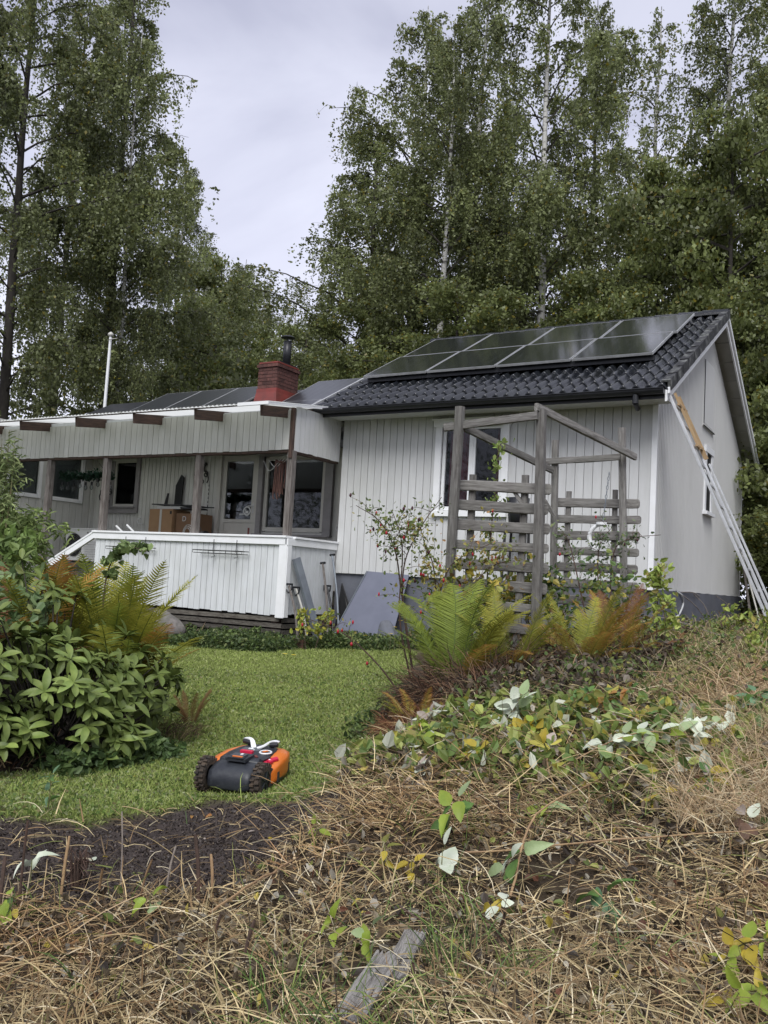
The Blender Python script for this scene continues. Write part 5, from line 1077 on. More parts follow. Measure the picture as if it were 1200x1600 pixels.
# rhododendron
RL = [leafmesh('leaf', .112, .047, 'obovate', .35, .35, 0, 7), leafmesh('leaf', .10, .044, 'obovate', .25, .8, 0, 6), leafmesh('leaf', .115, .048, 'obovate', .3, .15, 0, 7)]
rb = thing('rhododendron_bush', 'large rhododendron with whorls of leathery green leaves at the left edge', 'rhododendron', (-2.0, -7.0, Hz(-2, -7)))
rr = np.random.default_rng(77); cand = []
for (cx_, cy_, cz_, ra, rh, nw) in ((-2.05, -7.25, -.90, .52, .36, 66), (-2.1, -6.65, -.92, .50, .34, 74), (-2.15, -7.70, -.78, .42, .42, 46), (-2.6, -6.9, -.62, .6, .45, 60), (-2.15, -6.35, -1.08, .32, .2, 26), (-1.85, -7.15, -1.14, .34, .17, 36), (-1.9, -7.6, -1.12, .25, .17, 22), (-1.62, -6.93, -1.22, .16, .15, 9)):
    for k in range(nw):
        v = rr.normal(size=3); v[2] = abs(v[2])*.9-.25; v /= np.linalg.norm(v)
        cand.append((np.array([cx_+v[0]*ra, cy_+v[1]*ra, cz_+v[2]*rh])+rr.normal(0, .03, 3), v))
cand = [c for c in cand if c[0][2] > -1.27]; cand.sort(key=lambda c: np.linalg.norm(c[0]-np.array(CAM))-.9*(c[1] @ (np.array(CAM)-c[0])/np.linalg.norm(np.array(CAM)-c[0])))
cnt = 0; rest = MB(); stems = MB()
rv = [np.array([v.co for v in m_.vertices]) for m_ in RL]; rf = [[tuple(p.vertices) for p in m_.polygons] for m_ in RL]
for p, v in cand:
    ax2 = Vector((v[0]*.7, v[1]*.7, .75+v[2]*.4)).normalized(); q = ax2.to_track_quat('Z', 'Y'); nl = rr.integers(7, 11)
    st_ = [(-2.1+rr.normal(0, .12), -7.0+rr.normal(0, .2), -1.33), ((-2.1+p[0])/2, (-7.0+p[1])/2, (-1.3+p[2])/2-.05), tuple(p)]; stems.tube(curve_pts(st_, 4), np.linspace(.012, .004, 9), 4)
    for j in range(nl):
        az = j*6.283/nl+rr.uniform(-.2, .2); el = rr.uniform(-.5, .65) if j % 3 else rr.uniform(.4, 1.1); s_ = rr.uniform(.75, 1.2)
        R_ = q.to_matrix() @ orient(az, el); vi = rr.integers(3)
        if cnt < 300:
            M_ = R_.to_4x4() @ Matrix.Diagonal((s_, s_, s_, 1)); M_.translation = Vector(p); link('leaf', RL[vi], M_rhodo, rb, matrix=M_); cnt += 1
        else: rest.add(rv[vi] @ np.array(R_).T*s_+p, rf[vi])
o = rest.build('foliage', M_rhodo, rb, True); o['kind'] = 'stuff'
stems.build('stems', M_bark, rb)
# generic leafy plant: thing > stem, leaf...
def shoot(x, y, label, leaves, h=.12, lean=(0, 0), mats=('green',), size=.075, cat='plant', name='bramble_shoot', base_z=None, seed=0, flat=.2, stemm=None, path=None, r=.0032):
    g = np.random.default_rng(seed+int(abs(x)*100)); z = Hz(x, y)+.02 if base_z is None else base_z
    t = thing(name, label, cat, (x, y, z))
    if path is None: path = [(x, y, z-.05), (x+lean[0]*.4, y+lean[1]*.4, z+h*.6), (x+lean[0], y+lean[1], z+h)]
    P = curve_pts(path, 6); b = MB(); b.tube(P, np.linspace(r, r*.45, len(P)), 5); b.build('stem', stemm or M_stemg, t)
    n_ = leaves
    for j in range(n_):
        f = .25+.75*(j+.5)/n_; i = f*(len(P)-1); p = P[int(i)]+(P[min(int(i)+1, len(P)-1)]-P[int(i)])*(i % 1)
        az = j*2.4+g.uniform(-.5, .5); el = g.normal(flat, .35); s_ = size/.1*g.uniform(.7, 1.25)
        R_ = Matrix.Rotation(g.uniform(.25, 1.15), 3, Vector((.86, -.51, 0))) @ orient(az, el, g.normal(0, .35)); off = R_ @ Vector((0, .25*size, 0)); M_ = R_.to_4x4() @ Matrix.Diagonal((s_, s_, s_, 1)); M_.translation = Vector(p)+off
        link('leaf', LV[g.integers(3)], ML[mats[g.integers(len(mats))]], t, matrix=M_)
    return t
SH = [ # x,y,leaves,h,lean,mats,size,label
 (1.05, -7.59, 8, .20, (.03, 0), ('green', 'green', 'lime', 'palegreen'), .085, 'leafy bramble shoot with round mid-green leaves beside the dark hollow'),
 (1.37, -7.77, 6, .13, (.05, .02), ('green', 'white', 'palegreen'), .085, 'bramble shoot with half-turned silvery leaves hanging into the dark hollow'),
 (1.19, -7.88, 2, .12, (0, 0), ('white',), .10, 'large silvery leaf hanging over the dark hollow, left of the shoot'),
 (1.82, -7.98, 3, .06, (.02, 0), ('mint', 'green'), .09, 'dark green nettle-like leaves just right of the dark hollow'),
 (2.25, -8.46, 14, .14, (.10, -.02), ('lime', 'lime', 'yellow'), .052, 'yellow-green leafy sprig at the lower right corner, upper one'),
 (2.30, -8.64, 9, .08, (.08, -.04), ('lime', 'lime', 'yellow'), .052, 'yellow-green leafy sprig at the bottom right edge, lower one'),
 (1.13, -8.52, 3, .07, (0, 0), ('lime',), .055, 'small three-leaved lime seedling left of the weathered plank'),
 (1.28, -8.57, 3, .08, (.01, 0), ('lime', 'palegreen'), .055, 'small lime seedling with serrated leaves closest to the weathered plank'),
 (1.5, -8.13, 4, .05, (.02, 0), ('white', 'white', 'yellow'), .06, 'folded white leaf cluster above the end of the plank'),
 (1.28, -7.2, 4, .09, (.05, 0), ('lime', 'palegreen'), .08, 'pale lime leaves lying on the straw above the hollow'),
 (.73, -6.76, 5, .10, (.03, 0), ('lime', 'yellow', 'palegreen'), .085, 'upright lime leaf pair in the straw left of centre'),
 (.67, -6.13, 8, .20, (.05, 0), ('white', 'palegreen', 'white'), .10, 'bramble tip with large silvery-white leaves below the green fern'),
 (.08, -6.14, 9, .14, (.06, .0), ('pale', 'pale', 'white'), .075, 'withered bramble with whitish papery leaves at the lawn edge'),
 (.32, -6.38, 7, .10, (-.06, .0), ('olive', 'lime', 'orange'), .08, 'olive bramble leaves lying left of the silvery bramble tip'),
 (.55, -6.62, 7, .10, (-.1, .0), ('olive', 'lime', 'green'), .08, 'olive-green bramble leaves on crossing stems at the left of the heap'),
 (.96, -6.1, 12, .22, (.1, 0), ('green', 'olive', 'green'), .06, 'bushy low bramble with many small green leaves behind the heap'),
 (1.12, -6.0, 12, .20, (.1, .05), ('green', 'olive', 'orange'), .06, 'green and orange-tinted bramble at the back right of the heap'),
 (.85, -6.35, 8, .12, (.05, 0), ('yellow', 'lime', 'olive'), .085, 'bramble with bright yellow leaves in the middle of the heap'),
 (.98, -6.55, 7, .08, (.05, 0), ('yellow', 'olive', 'pale'), .075, 'yellowing bramble leaves at the front of the heap'),
 (1.92, -5.87, 5, .15, (.03, 0), ('mint', 'green'), .09, 'blue-green leaves in the tall grass at the right'),
 (1.06, -7.88, 3, .05, (0, 0), ('yellow',), .06, 'tiny yellow fern-like sprig left of the hollow'),
 (.95, -7.9, 4, .09, (0, 0), ('yellow', 'olive'), .05, 'yellow feathery sprig farthest left of the hollow'),
 (.58, -6.96, 4, .05, (0, 0), ('white', 'pale'), .07, 'white curled leaf on the straw at the soil corner'),
 (.50, -7.72, 4, .08, (0, 0), ('lime', 'green'), .05, 'small green sprout at the right edge of the bare soil'),
 (.42, -8.62, 4, .06, (0, 0), ('lime', 'palegreen'), .06, 'pale lime sprout in the straw below the long stick'),
 (.10, -8.95, 4, .07, (0, 0), ('green', 'lime'), .06, 'green sprout low in the straw at the left'),
 (-.30, -8.55, 3, .05, (0, 0), ('white',), .07, 'white upturned leaf at the left end of the bare soil'),
 (1.95, -6.95, 5, .08, (0, 0), ('green', 'yellow', 'pale'), .06, 'small mixed green and yellow leaves in straw below the silvery cane'),
 (1.72, -7.0, 6, .06, (.05, 0), ('yellow', 'lime'), .045, 'low yellow weed between the silvery cane and the long brown cane'),
 (2.18, -7.25, 4, .05, (0, 0), ('pale', 'brown', 'white'), .07, 'pale withered leaves under the long cane at the right'),
 (1.55, -6.15, 6, .10, (.0, 0), ('olive', 'green'), .06, 'olive sprig behind the silvery cane, right part of the heap'),
 (1.30, -6.20, 7, .08, (.05, .0), ('pale', 'brown', 'white'), .07, 'dried greyish bramble leaves in the middle back of the heap'),
 (-.95, -7.95, 7, .14, (.0, 0), ('mint', 'green'), .05, 'feathery weed at the left edge where lawn meets soil'),
]
for i, (x, y, nl, h, lean, ms_, sz, lab) in enumerate(SH): shoot(x, y, lab, nl+(16 if y > -7 else 2), h+(.07 if y > -7.2 else .03), (lean[0]*2+.04*(y > -7), lean[1]*2), ms_, sz, seed=i, cat='bramble' if 'bramble' in lab else 'plant', name='bramble_shoot' if 'bramble' in lab else 'leafy_sprig')
# the long cane carrying white leaves, in the middle right
def hz(x, y, dz=0.0): return (x, y, Hz(x, y)+dz)
t = shoot(1.35, -6.75, 'arching bramble cane with a row of large silvery-white leaves across the heap', 30, mats=('white', 'white', 'palegreen', 'lime'), size=.082, cat='bramble', name='bramble_cane', seed=9, flat=.0, stemm=M_cane, path=[hz(1.27, -6.78, .14), hz(1.45, -6.63, .20), hz(1.62, -6.55, .21), hz(1.85, -6.52, .17)], r=.004)
t = shoot(1.80, -6.50, 'second silvery-leaved bramble tip at the right end of the white-leaved cane', 14, mats=('white', 'palegreen'), size=.07, cat='bramble', name='bramble_cane', seed=10, flat=.1, path=[hz(1.72, -6.4, .14), hz(1.85, -6.42, .21), hz(1.95, -6.45, .16)])
# canes and sticks
def stick(label, pts, r, m, name='cut_cane', cat='stick', n=5):
    b = MB(); P = curve_pts([hz(*p) for p in pts], n); P = P+np.random.default_rng(int(r*1e5)).normal(0, .002, P.shape); b.tube(P, np.linspace(r, r*.55, len(P)), 6); tag(b.build(name, m), label, cat)
ST = [
 ('straight pale stick lying slanted on the straw at the right of the bare soil', [(.68, -8.6, .09), (.63, -8.3, .10), (.58, -7.96, .06)], .0055, M_cane),
 ('tan bramble cane rising from the hollow, lower left half', [(1.49, -7.93, .05), (1.40, -7.45, .16), (1.47, -6.9, .12), (1.5, -6.7, .12)], .0050, M_cane),
 ('tan cane crossing behind the rising one, steeper', [(1.08, -6.5, .12), (1.30, -6.95, .12), (1.62, -7.25, .05)], .0050, M_cane),
 ('reddish cane running parallel to the steep tan one', [(1.02, -6.42, .10), (1.22, -6.9, .10), (1.34, -7.1, .05)], .0045, M_stem),
 ('long thin tan cane stretching to the right edge of the picture', [(1.17, -7.63, .06), (1.61, -7.51, .10), (2.0, -7.42, .10), (2.45, -7.33, .12)], .0040, M_cane),
 ('greenish thin stem splitting off the long cane to the lower left', [(1.62, -7.5, .10), (1.55, -7.65, .08), (1.40, -7.80, .05)], .0032, M_stemg),
 ('greenish thin stem running to the lower right corner', [(1.7, -7.45, .09), (1.95, -7.6, .07), (2.24, -7.82, .04)], .0030, M_stemg),
 ('dark twisted twig lying below the long tan cane', [(1.2, -7.3, .05), (1.5, -7.42, .09), (1.85, -7.62, .04)], .0045, M_stem),
 ('thick grey branch lying on the straw right of the heap', [(1.62, -6.95, .02), (1.75, -6.8, .05), (1.88, -6.62, .06), (1.98, -6.56, .03)], .0095, M_greystick),
 ('dark branch stub behind the silvery leaves at the right', [(1.85, -6.35, .08), (2.0, -6.3, .10), (2.12, -6.32, .04)], .010, M_stem),
 ('long thin straw-coloured stem across the front of the heap', [(.35, -6.75, .06), (.8, -6.95, .09), (1.25, -6.95, .08)], .0035, M_cane),
 ('straight red-brown stem lying left across the heap', [(.25, -6.3, .06), (.6, -6.25, .09), (.85, -6.2, .07)], .0045, M_stem),
 ('second straight brown stem just below the red-brown one', [(.3, -6.5, .05), (.65, -6.45, .08), (.9, -6.4, .07)], .0040, M_cane),
 ('pale forked twig at the foot of the pergola fern', [(.40, -5.3, .02), (.62, -5.0, .12), (.78, -4.85, .22)], .0055, M_cane),
 ('thin pink-tan twig leaning right of the pale fork', [(.62, -5.3, .02), (.70, -5.1, .12), (.72, -4.95, .25)], .0050, M_cane),
 ('dry bent stem over the bank grass below the gable', [(.55, -3.6, .35), (.9, -3.2, .32), (1.35, -3.0, .18)], .0050, M_greystick),
 ('short pale straw stem across the bank grass', [(1.0, -5.3, .18), (1.2, -5.2, .20), (1.42, -5.15, .19)], .0045, M_cane),
 ('thin green-brown twig crossing above the plank', [(1.22, -8.25, .10), (1.34, -8.3, .12), (1.46, -8.36, .06)], .0030, M_stem),
]
for lab, pts, r_, m_ in ST: stick(lab, pts, r_, m_)
g = np.random.default_rng(88)
for i, (x, y, h, r_, m_, lab) in enumerate([(.42, -8.36, .26, .0075, M_stem, 'thick upright cut stalk with a frayed top in the middle of the front straw'), (.46, -8.33, .17, .006, M_cane, 'shorter cut stalk touching the thick one'), (.03, -8.68, .26, .0055, M_cane, 'upright tan stalk left of the front straw'),
   (.03, -8.86, .36, .0045, M_stem, 'tall dark thin stalk near the left edge'), (.14, -8.6, .16, .005, M_cane, 'short cut stalk in the left straw'), (.58, -7.82, .20, .0035, M_cane, 'slender leaning straw stalk at the right edge of the soil'), (-.02, -8.9, .22, .007, M_stem, 'brown cut stalk in the lower left corner'),
   (.25, -8.5, .18, .004, M_cane, 'thin leaning stalk between the cut stalks'), (.30, -8.42, .2, .004, M_greystick, 'thin grey stalk right beside the soil'), (.95, -8.75, .15, .006, M_stem, 'brown cut stalk left of the seedlings'), (.78, -8.7, .14, .005, M_stem, 'small brown stub in the lower middle straw'),
   (1.55, -8.75, .12, .006, M_stem, 'brown cut stub right of the plank'), (1.62, -8.35, .14, .005, M_stem, 'thin dark stub above the plank end'), (1.2, -7.3, .18, .004, M_stem, 'thin dark stalk above the hollow'), (.05, -8.4, .3, .003, M_greystick, 'very thin grey stalk over the bare soil')]):
    b = MB(); z = Hz(x, y); dx, dy = g.normal(0, .035, 2); b.tube(curve_pts([(x, y, z-.03), (x+dx*.4, y+dy*.4, z+h*.55), (x+dx, y+dy, z+h)], 4), [r_]*8+[r_*.8], 7); tag(b.build('cut_stalk', m_), lab, 'stalk')
# charred stump-like tuft on the soil
b = MB()
for k in range(26): a_ = g.uniform(0, 6.28); q = g.uniform(0, .035); x, y = -.13+q*math.cos(a_), -8.46+q*math.sin(a_); z = Hz(x, y); b.tube([(x, y, z-.02), (x+g.normal(0, .02), y+g.normal(0, .02), z+g.uniform(.08, .17)), (x+g.normal(0, .04), y+g.normal(0, .04), z+g.uniform(.02, .10))], .003, 4)
tag(b.build('dead_tuft', M_stem), 'dark dead grass clump standing on the bare soil', 'grass clump')
# weathered plank in the foreground
t = thing('plank', 'broken weathered grey plank half buried at the bottom of the picture', 'plank', (1.42, -8.6, -1.3))
def plank_piece(p0, p1, w, th, seed):
    gg = np.random.default_rng(seed); mt, L = frame_axes(p0, p1, (0, 0, 1)); n_ = 14; V = []
    jag0, jag1 = gg.uniform(-.02, .02, n_+1), gg.uniform(-.035, .02, n_+1)
    for j in range(n_+1):
        xx = (j/n_-.5)*w; zz = .0025*math.sin(j*2.1)+gg.normal(0, .0009)
        for k in range(9):
            s = k/8; zc = (s-.5)*L+(jag0[j] if k == 0 else 0)+(jag1[j] if k == 8 else 0); V += [(xx+.002*math.sin(s*7+j), th/2+zz, zc), (xx+.002*math.sin(s*7+j), -th/2, zc)]
    F_ = []
    for j in range(n_):
        for k in range(8):
            a = (j*9+k)*2; b_ = ((j+1)*9+k)*2; F_ += [(a, a+2, b_+2, b_), (a+1, b_+1, b_+3, a+3)]
        for k in (0, 8): a = (j*9+k)*2; b_ = ((j+1)*9+k)*2; F_.append((a, a+1, b_+1, b_))
    for j in (0, n_):
        for k in range(8): a = (j*9+k)*2; F_.append((a, a+1, a+3, a+2))
    return link('plank_piece', mesh_np('p', V, F_), mat('silvered_wood', (.40, .38, .35), (.16, .145, .13), 11, .85, .7, 45, (9, 9, .6), contrast=(.4, .68)), t, matrix=mt)
plank_piece((1.34, -8.36, -1.222), (1.44, -8.68, -1.232), .068, .022, 1); plank_piece((1.37, -8.58, -1.217), (1.50, -9.02, -1.205), .08, .024, 2)
# fallen leaves: countable ones
FL = [(-.39, -8.46, 'yellow'), (-.32, -8.16, 'yellow'), (-.31, -8.21, 'white'), (-.06, -8.24, 'lime'), (-.51, -8.02, 'pale'), (0.0, -7.51, 'pale'), (-.44, -7.47, 'orange'), (-.37, -7.40, 'orange'), (-1.68, -6.9, 'orange'), (-.94, -8.0, 'yellow'), (-.76, -8.05, 'pale'), (-1.2, -6.4, 'pale'), (-.9, -5.9, 'orange'), (-.35, -6.4, 'orange'), (-1.0, -7.3, 'pale'), (-1.25, -7.1, 'yellow'), (-.9, -6.2, 'pale'), (-.45, -5.6, 'pale'), (-2.0, -4.5, 'pale'), (-1.6, -4.0, 'orange'), (-2.6, -3.2, 'yellow'), (-.75, -7.55, 'pale'), (-.1, -7.75, 'pale'), (.15, -7.6, 'yellow'), (-.2, -8.0, 'pale'), (.05, -8.3, 'yellow')]
FLP = ['on the soil, lowest at the left', 'on the soil beside a white leaf', 'on the soil touching a yellow leaf', 'in the middle of the soil', 'on the soil near the left edge', 'on the soil just below the mower', 'on the grass edge left of the soil top', 'on the lawn edge below the mower wheel', 'on the lawn in front of the rhododendron', 'at the left end of the lawn edge', 'on the lawn edge, second from the left', 'on the lawn left behind the mower', 'on the lawn far behind the mower', 'on the lawn right beside the mower', 'on the lawn left of the mower wheel', 'on the lawn near the rhododendron foot', 'on the lawn straight behind the mower', 'on the lawn near the golden fern', 'in the middle of the lawn', 'in the upper lawn towards the porch', 'on the lawn close to the porch weeds', 'on the lawn between mower and soil', 'on the soil right of the middle', 'at the right end of the soil', 'on the soil left of the dead grass clump', 'on the soil by the front straw']
_cn = dict(yellow='yellow', white='white', lime='yellow-green', pale='pale dry', orange='orange-brown')
for i, (x, y, c) in enumerate(FL):
    s_ = g.uniform(.28, .46); la_, so_ = zones(np.array([x]), np.array([y])); on_ = 'bare soil' if so_[0] > .5 else 'lawn'
    M_ = (orient(g.uniform(0, 6.28), g.normal(0, .15), g.normal(0, .3)).to_4x4()) @ Matrix.Diagonal((s_, s_, s_, 1)); M_.translation = Vector((x, y, Hz(x, y)+(.018 if on_ == 'lawn' else .008)))
    tag(link('fallen_leaf', LV[i % 3], ML[c], matrix=M_), f'small {_cn[c]} birch leaf {FLP[i]}', 'leaf', 'fallen leaves on the lawn and soil')
# leaf litter in the heap and bank
def litter(name, label, n, box_, size, cols, probs, seed, dz=(.01, .09), up=1.0):
    r = np.random.default_rng(seed); x = r.uniform(box_[0], box_[1], n); y = r.uniform(box_[2], box_[3], n); la, so = zones(x, y); k = (la+so < .4) & ~HOUSEBOX(x, y) & (poly_sd(x, y, BED) > -.1); x, y = x[k], y[k]; n = len(x)
    V, F_, CC = leafcloud(np.stack([x, y, H(x, y)+r.uniform(*dz, n)], -1), size, pick(r, n, cols, probs), r, up, fine=True); tag(link(name, mesh_np(name, V, F_, CC), M_leafc), kind='stuff', label=label)
LC_ = [(.11, .08, .05), (.05, .038, .028), (.22, .18, .12), (.40, .37, .30), (.27, .29, .08), (.14, .18, .05), (.42, .34, .07), (.14, .06, .035)]
litter('leaf_litter', 'brown, grey and yellowish dead leaves among the cut stems', 5200, (0, 2.4, -7.0, -5.6), .046, LC_, (3, 2.2, 3, 2, 3.4, 3.4, 1.2, .4), 61, (.01, .15), .5)
litter('bramble_leaves', 'yellow-green bramble leaves lying through the heap', 1500, (.05, 2.1, -6.9, -5.7), .075, [(.30, .34, .09), (.18, .24, .06), (.44, .40, .08), (.55, .57, .46), (.12, .18, .05)], (3, 4, 1.6, 1.2, 3), 65, (.04, .19), .9)
litter('sparse_litter', 'scattered dead leaves in the front straw', 3600, (0, 2.7, -9.2, -7.0), .035, LC_, (4, 3, 3, 1.2, .5, .4, .4, .6), 62, (.01, .07), .8)
litter('dark_leaves', 'dark withered leaves under the pergola plants', 7000, (-.6, 1.2, -5.6, -3.8), .045, [(.05, .04, .03), (.10, .075, .05), (.20, .17, .13), (.10, .14, .045)], (3, 4, 2.5, 2.4), 63, (.0, .22), .3)
litter('bank_weeds', 'small green weeds in the bank grass', 5200, (.3, 2.6, -5.8, .0), .035, [(.10, .15, .045), (.16, .19, .05), (.24, .24, .06), (.10, .07, .05)], (4, 3, 1.5, 2), 64, (.02, .28), .5)

# --- ferns
def frond(seed, L=1.0, Wd=.26, arch=.9, base=(.10, .14, .02), tip=(.30, .28, .04), edge=(.32, .15, .04), npin=58, mix=.5):
    r = np.random.default_rng(seed); K = 24; s = np.linspace(0, 1, K+1); ang = rad(88)-arch*s**1.6; dx = np.cumsum(np.concatenate([[0], np.cos(ang[1:])]))*L/K; dz = np.cumsum(np.concatenate([[0], np.sin(ang[1:])]))*L/K
    R = np.stack([dx, .03*L*np.sin(s*3+seed), dz], -1); b = MB(); base, tip, edge = map(np.array, (base, tip, edge))
    V, F_ = tube_data(R, np.linspace(.006, .0015, K+1)*L, 4); b.add(V, F_, base*.9+.02)
    for i in range(npin):
        f = .10+.89*i/npin; p = np.array([np.interp(f, s, R[:, k]) for k in range(3)]); a = np.interp(f, s, ang); Tn = np.array([math.cos(a), 0, math.sin(a)]); Nn = np.array([-math.sin(a), 0, math.cos(a)])
        pl_ = Wd*.5*(math.sin(math.pi*min(1, f*.80+.14)))**.8*(1 if f < .9 else (1-f)*9+.1)*r.uniform(.88, 1.05)+.006
        for sg in (-1, 1):
            d = np.array([0, sg, 0])*.88+Tn*.36+Nn*(.18+.1*r.normal()); d /= np.linalg.norm(d); pw = L*.0108; q = np.linspace(0, 1, 5)
            c = p+d*pl_*q[:, None]-Nn*(.22*pl_)*(q**2)[:, None]+Tn*(.15*pl_)*(q**2)[:, None]; hw = pw*.5*np.array([1, .95, .8, .5, .06])
            V = np.concatenate([c-Tn*hw[:, None], c+Tn*hw[:, None]]); F_ = [(k, k+1, k+6, k+5) for k in range(4)]
            cf = base*(1-f)+tip*f; ce = cf[None]*(1-(q*mix*(.3+.9*f))[:, None])+edge*(q*mix*(.3+.9*f))[:, None]; ce = ce*r.uniform(.8, 1.15); b.V.append(V); b.F.append(np.array(F_)+b.n); b.n += 10; b.C.append(np.concatenate([ce, ce]))
    return b.mesh('frond')
G1 = dict(base=(.13, .19, .035), tip=(.26, .32, .055), edge=(.26, .27, .05), mix=.4); G2 = dict(base=(.17, .21, .035), tip=(.36, .36, .05), edge=(.42, .36, .07), mix=.5); G3 = dict(base=(.26, .28, .045), tip=(.46, .30, .07), edge=(.40, .12, .045), mix=.8); G4 = dict(base=(.20, .13, .05), tip=(.24, .10, .045), edge=(.17, .06, .035), mix=.8)
FR = {k: [frond(i*7+j, arch=a_, **g_) for j, a_ in enumerate((.55, .9, 1.35))] for i, (k, g_) in enumerate((('g', G1), ('y', G2), ('o', G3), ('r', G4)))}
def fern(x, y, label, fronds, name='ostrich_fern', spread=.05):
    """fronds: (azimuth deg measured from +X, lean, length, colour, arch idx)"""
    z = Hz(x, y); t = thing(name, label, 'fern', (x, y, z)); gg = np.random.default_rng(int(abs(x*y)*100))
    fronds = fronds+[(a_+gg.uniform(12, 40), min(1.1, l_*gg.uniform(.7, 1.4)+.05), q_*gg.uniform(.8, 1.0), c_, i_) for (a_, l_, q_, c_, i_) in fronds]
    for (az, lean, L_, c, ai) in fronds:
        o = link('frond', FR[c][ai], M_fern); o.parent = t; a_ = rad(az+gg.uniform(-6, 6)); o.location = (spread*math.cos(a_), spread*math.sin(a_), 0); o.rotation_euler = Euler((gg.normal(0, .1), lean, a_), 'XYZ'); o.scale = (L_,)*3
    return t
# view right is about +X(.86)-Y(.51)... azimuth -31 deg points to the right of the picture, 149 to the left
fern(-2.45, -6.30, 'big yellow-green fern clump with upright fronds above the rhododendron', [(-31, .42, 1.22, 'y', 0), (-40, .62, 1.35, 'y', 0), (-20, .30, 1.2, 'g', 0), (-60, .25, 1.35, 'y', 0), (-100, .15, 1.4, 'y', 0), (149, .10, 1.40, 'y', 0), (120, .15, 1.45, 'y', 0), (-90, .35, 1.15, 'g', 1), (-10, .50, 1.2, 'o', 0), (60, .2, 1.35, 'y', 0), (170, .35, 1.3, 'y', 0), (-130, .4, 1.1, 'y', 1), (-33, .15, 1.3, 'y', 0), (-31, .32, 1.2, 'y', 0), (0, .1, 1.4, 'y', 0), (-70, .05, 1.4, 'g', 0), (-45, .52, 1.1, 'g', 0), (150, .25, 1.35, 'y', 0)])
fern(-2.75, -6.62, 'fern with orange-tipped fronds at the left, behind the leafy bush', [(-31, .10, 1.42, 'o', 0), (149, .15, 1.35, 'y', 0), (100, .2, 1.5, 'y', 0), (-80, .2, 1.35, 'y', 0), (-120, .3, 1.2, 'o', 1), (30, .25, 1.4, 'y', 0), (180, .4, 1.2, 'o', 1)])
fern(-2.75, -7.10, 'rust and yellow fern cut by the left edge of the picture', [(-31, .20, 1.35, 'o', 0), (149, .2, 1.4, 'r', 0), (-60, .3, 1.25, 'y', 1), (-110, .3, 1.2, 'o', 1), (60, .15, 1.45, 'o', 0), (-20, .4, 1.2, 'r', 1), (-90, .1, 1.35, 'y', 0)])
fern(-.12, -5.12, 'large green fern with arching fronds left of the near pergola post', [(150, .18, 1.0, 'g', 1), (135, .05, 1.08, 'g', 2), (165, .40, .92, 'g', 0), (95, .08, 1.08, 'g', 1), (-20, .05, 1.05, 'g', 1), (-40, .22, .9, 'y', 1), (180, .25, .9, 'g', 1), (-150, .30, .7, 'g', 1), (40, .12, 1.0, 'y', 1), (-35, .45, .75, 'o', 1), (140, .0, 1.0, 'g', 2), (120, -.05, 1.1, 'g', 2)])
fern(.20, -4.88, 'yellowing fern standing directly left of the near pergola post foot', [(160, .2, .75, 'y', 1), (-30, .25, .72, 'y', 1), (-60, .45, .60, 'o', 2), (120, .1, .8, 'y', 0), (-10, .15, .8, 'y', 0), (-100, .5, .5, 'o', 2), (60, .2, .7, 'y', 1)])
fern(-.10, -5.75, 'small golden fern at the lawn edge below the big green one', [(150, .35, .36, 'o', 1), (-31, .15, .36, 'o', 0), (-45, .4, .32, 'o', 1), (170, .6, .32, 'y', 1), (90, .2, .3, 'o', 1), (-120, .6, .28, 'r', 1)])
fern(.62, -4.55, 'golden-orange fern right of the near pergola post', [(150, .50, .62, 'o', 1), (165, .25, .72, 'y', 0), (-31, .30, .72, 'o', 0), (-45, .5, .62, 'o', 1), (-20, .15, .78, 'y', 0), (100, .1, .72, 'y', 1), (-100, .3, .55, 'o', 1), (10, .4, .7, 'o', 1)])
fern(.78, -4.2, 'orange and dark red fern at the right foot of the pergola', [(-31, .25, .72, 'o', 0), (-50, .45, .60, 'o', 1), (150, .2, .70, 'o', 0), (-10, .45, .58, 'r', 1), (80, .1, .75, 'r', 0), (120, .3, .6, 'y', 1)])
fern(1.02, -3.9, 'small withered brown fern in the grass below the house corner', [(-31, .6, .38, 'r', 1), (150, .5, .36, 'r', 1), (60, .3, .38, 'r', 1), (-80, .7, .32, 'r', 2)])
fern(-2.2, -5.62, 'dark red withered fern at the right side of the rhododendron', [(-31, .15, .30, 'r', 0), (150, .2, .28, 'r', 0), (60, .1, .32, 'r', 0), (-80, .4, .25, 'r', 1)])
# dead skirts under the ferns
def skirt(name, label, cx_, cy_, R_, n, L0, L1, cols, seed, el=(.6, 1.5)):
    r = np.random.default_rng(seed); a_ = r.uniform(0, 6.28, n); q = R_*np.sqrt(r.uniform(0, 1, n)); x, y = cx_+q*np.cos(a_), cy_+q*np.sin(a_); c = np.array(cols)[r.integers(len(cols), size=n)]*r.uniform(.6, 1.3, (n, 1))
    me = strand_mesh(name, np.stack([x, y, H(x, y)+r.uniform(0, .06, n)], -1), r.uniform(L0, L1, n), a_+r.normal(0, .5, n), r.uniform(*el, n), r.uniform(.5, 3.2, n), np.full(n, .0045), c, 5, seed); tag(link(name, me, M_strandc), kind='stuff', label=label)
DK = [(.10, .055, .035), (.05, .03, .022), (.18, .10, .06), (.025, .018, .015), (.22, .16, .10)]
skirt('dead_fern_skirt', 'brown dead fronds and stems under the big green fern', .02, -5.15, .42, 3200, .15, .5, DK, 71); skirt('dead_fern_skirt', 'brown dead stems under the golden ferns right of the post', .62, -4.5, .40, 1800, .12, .35, DK, 72)
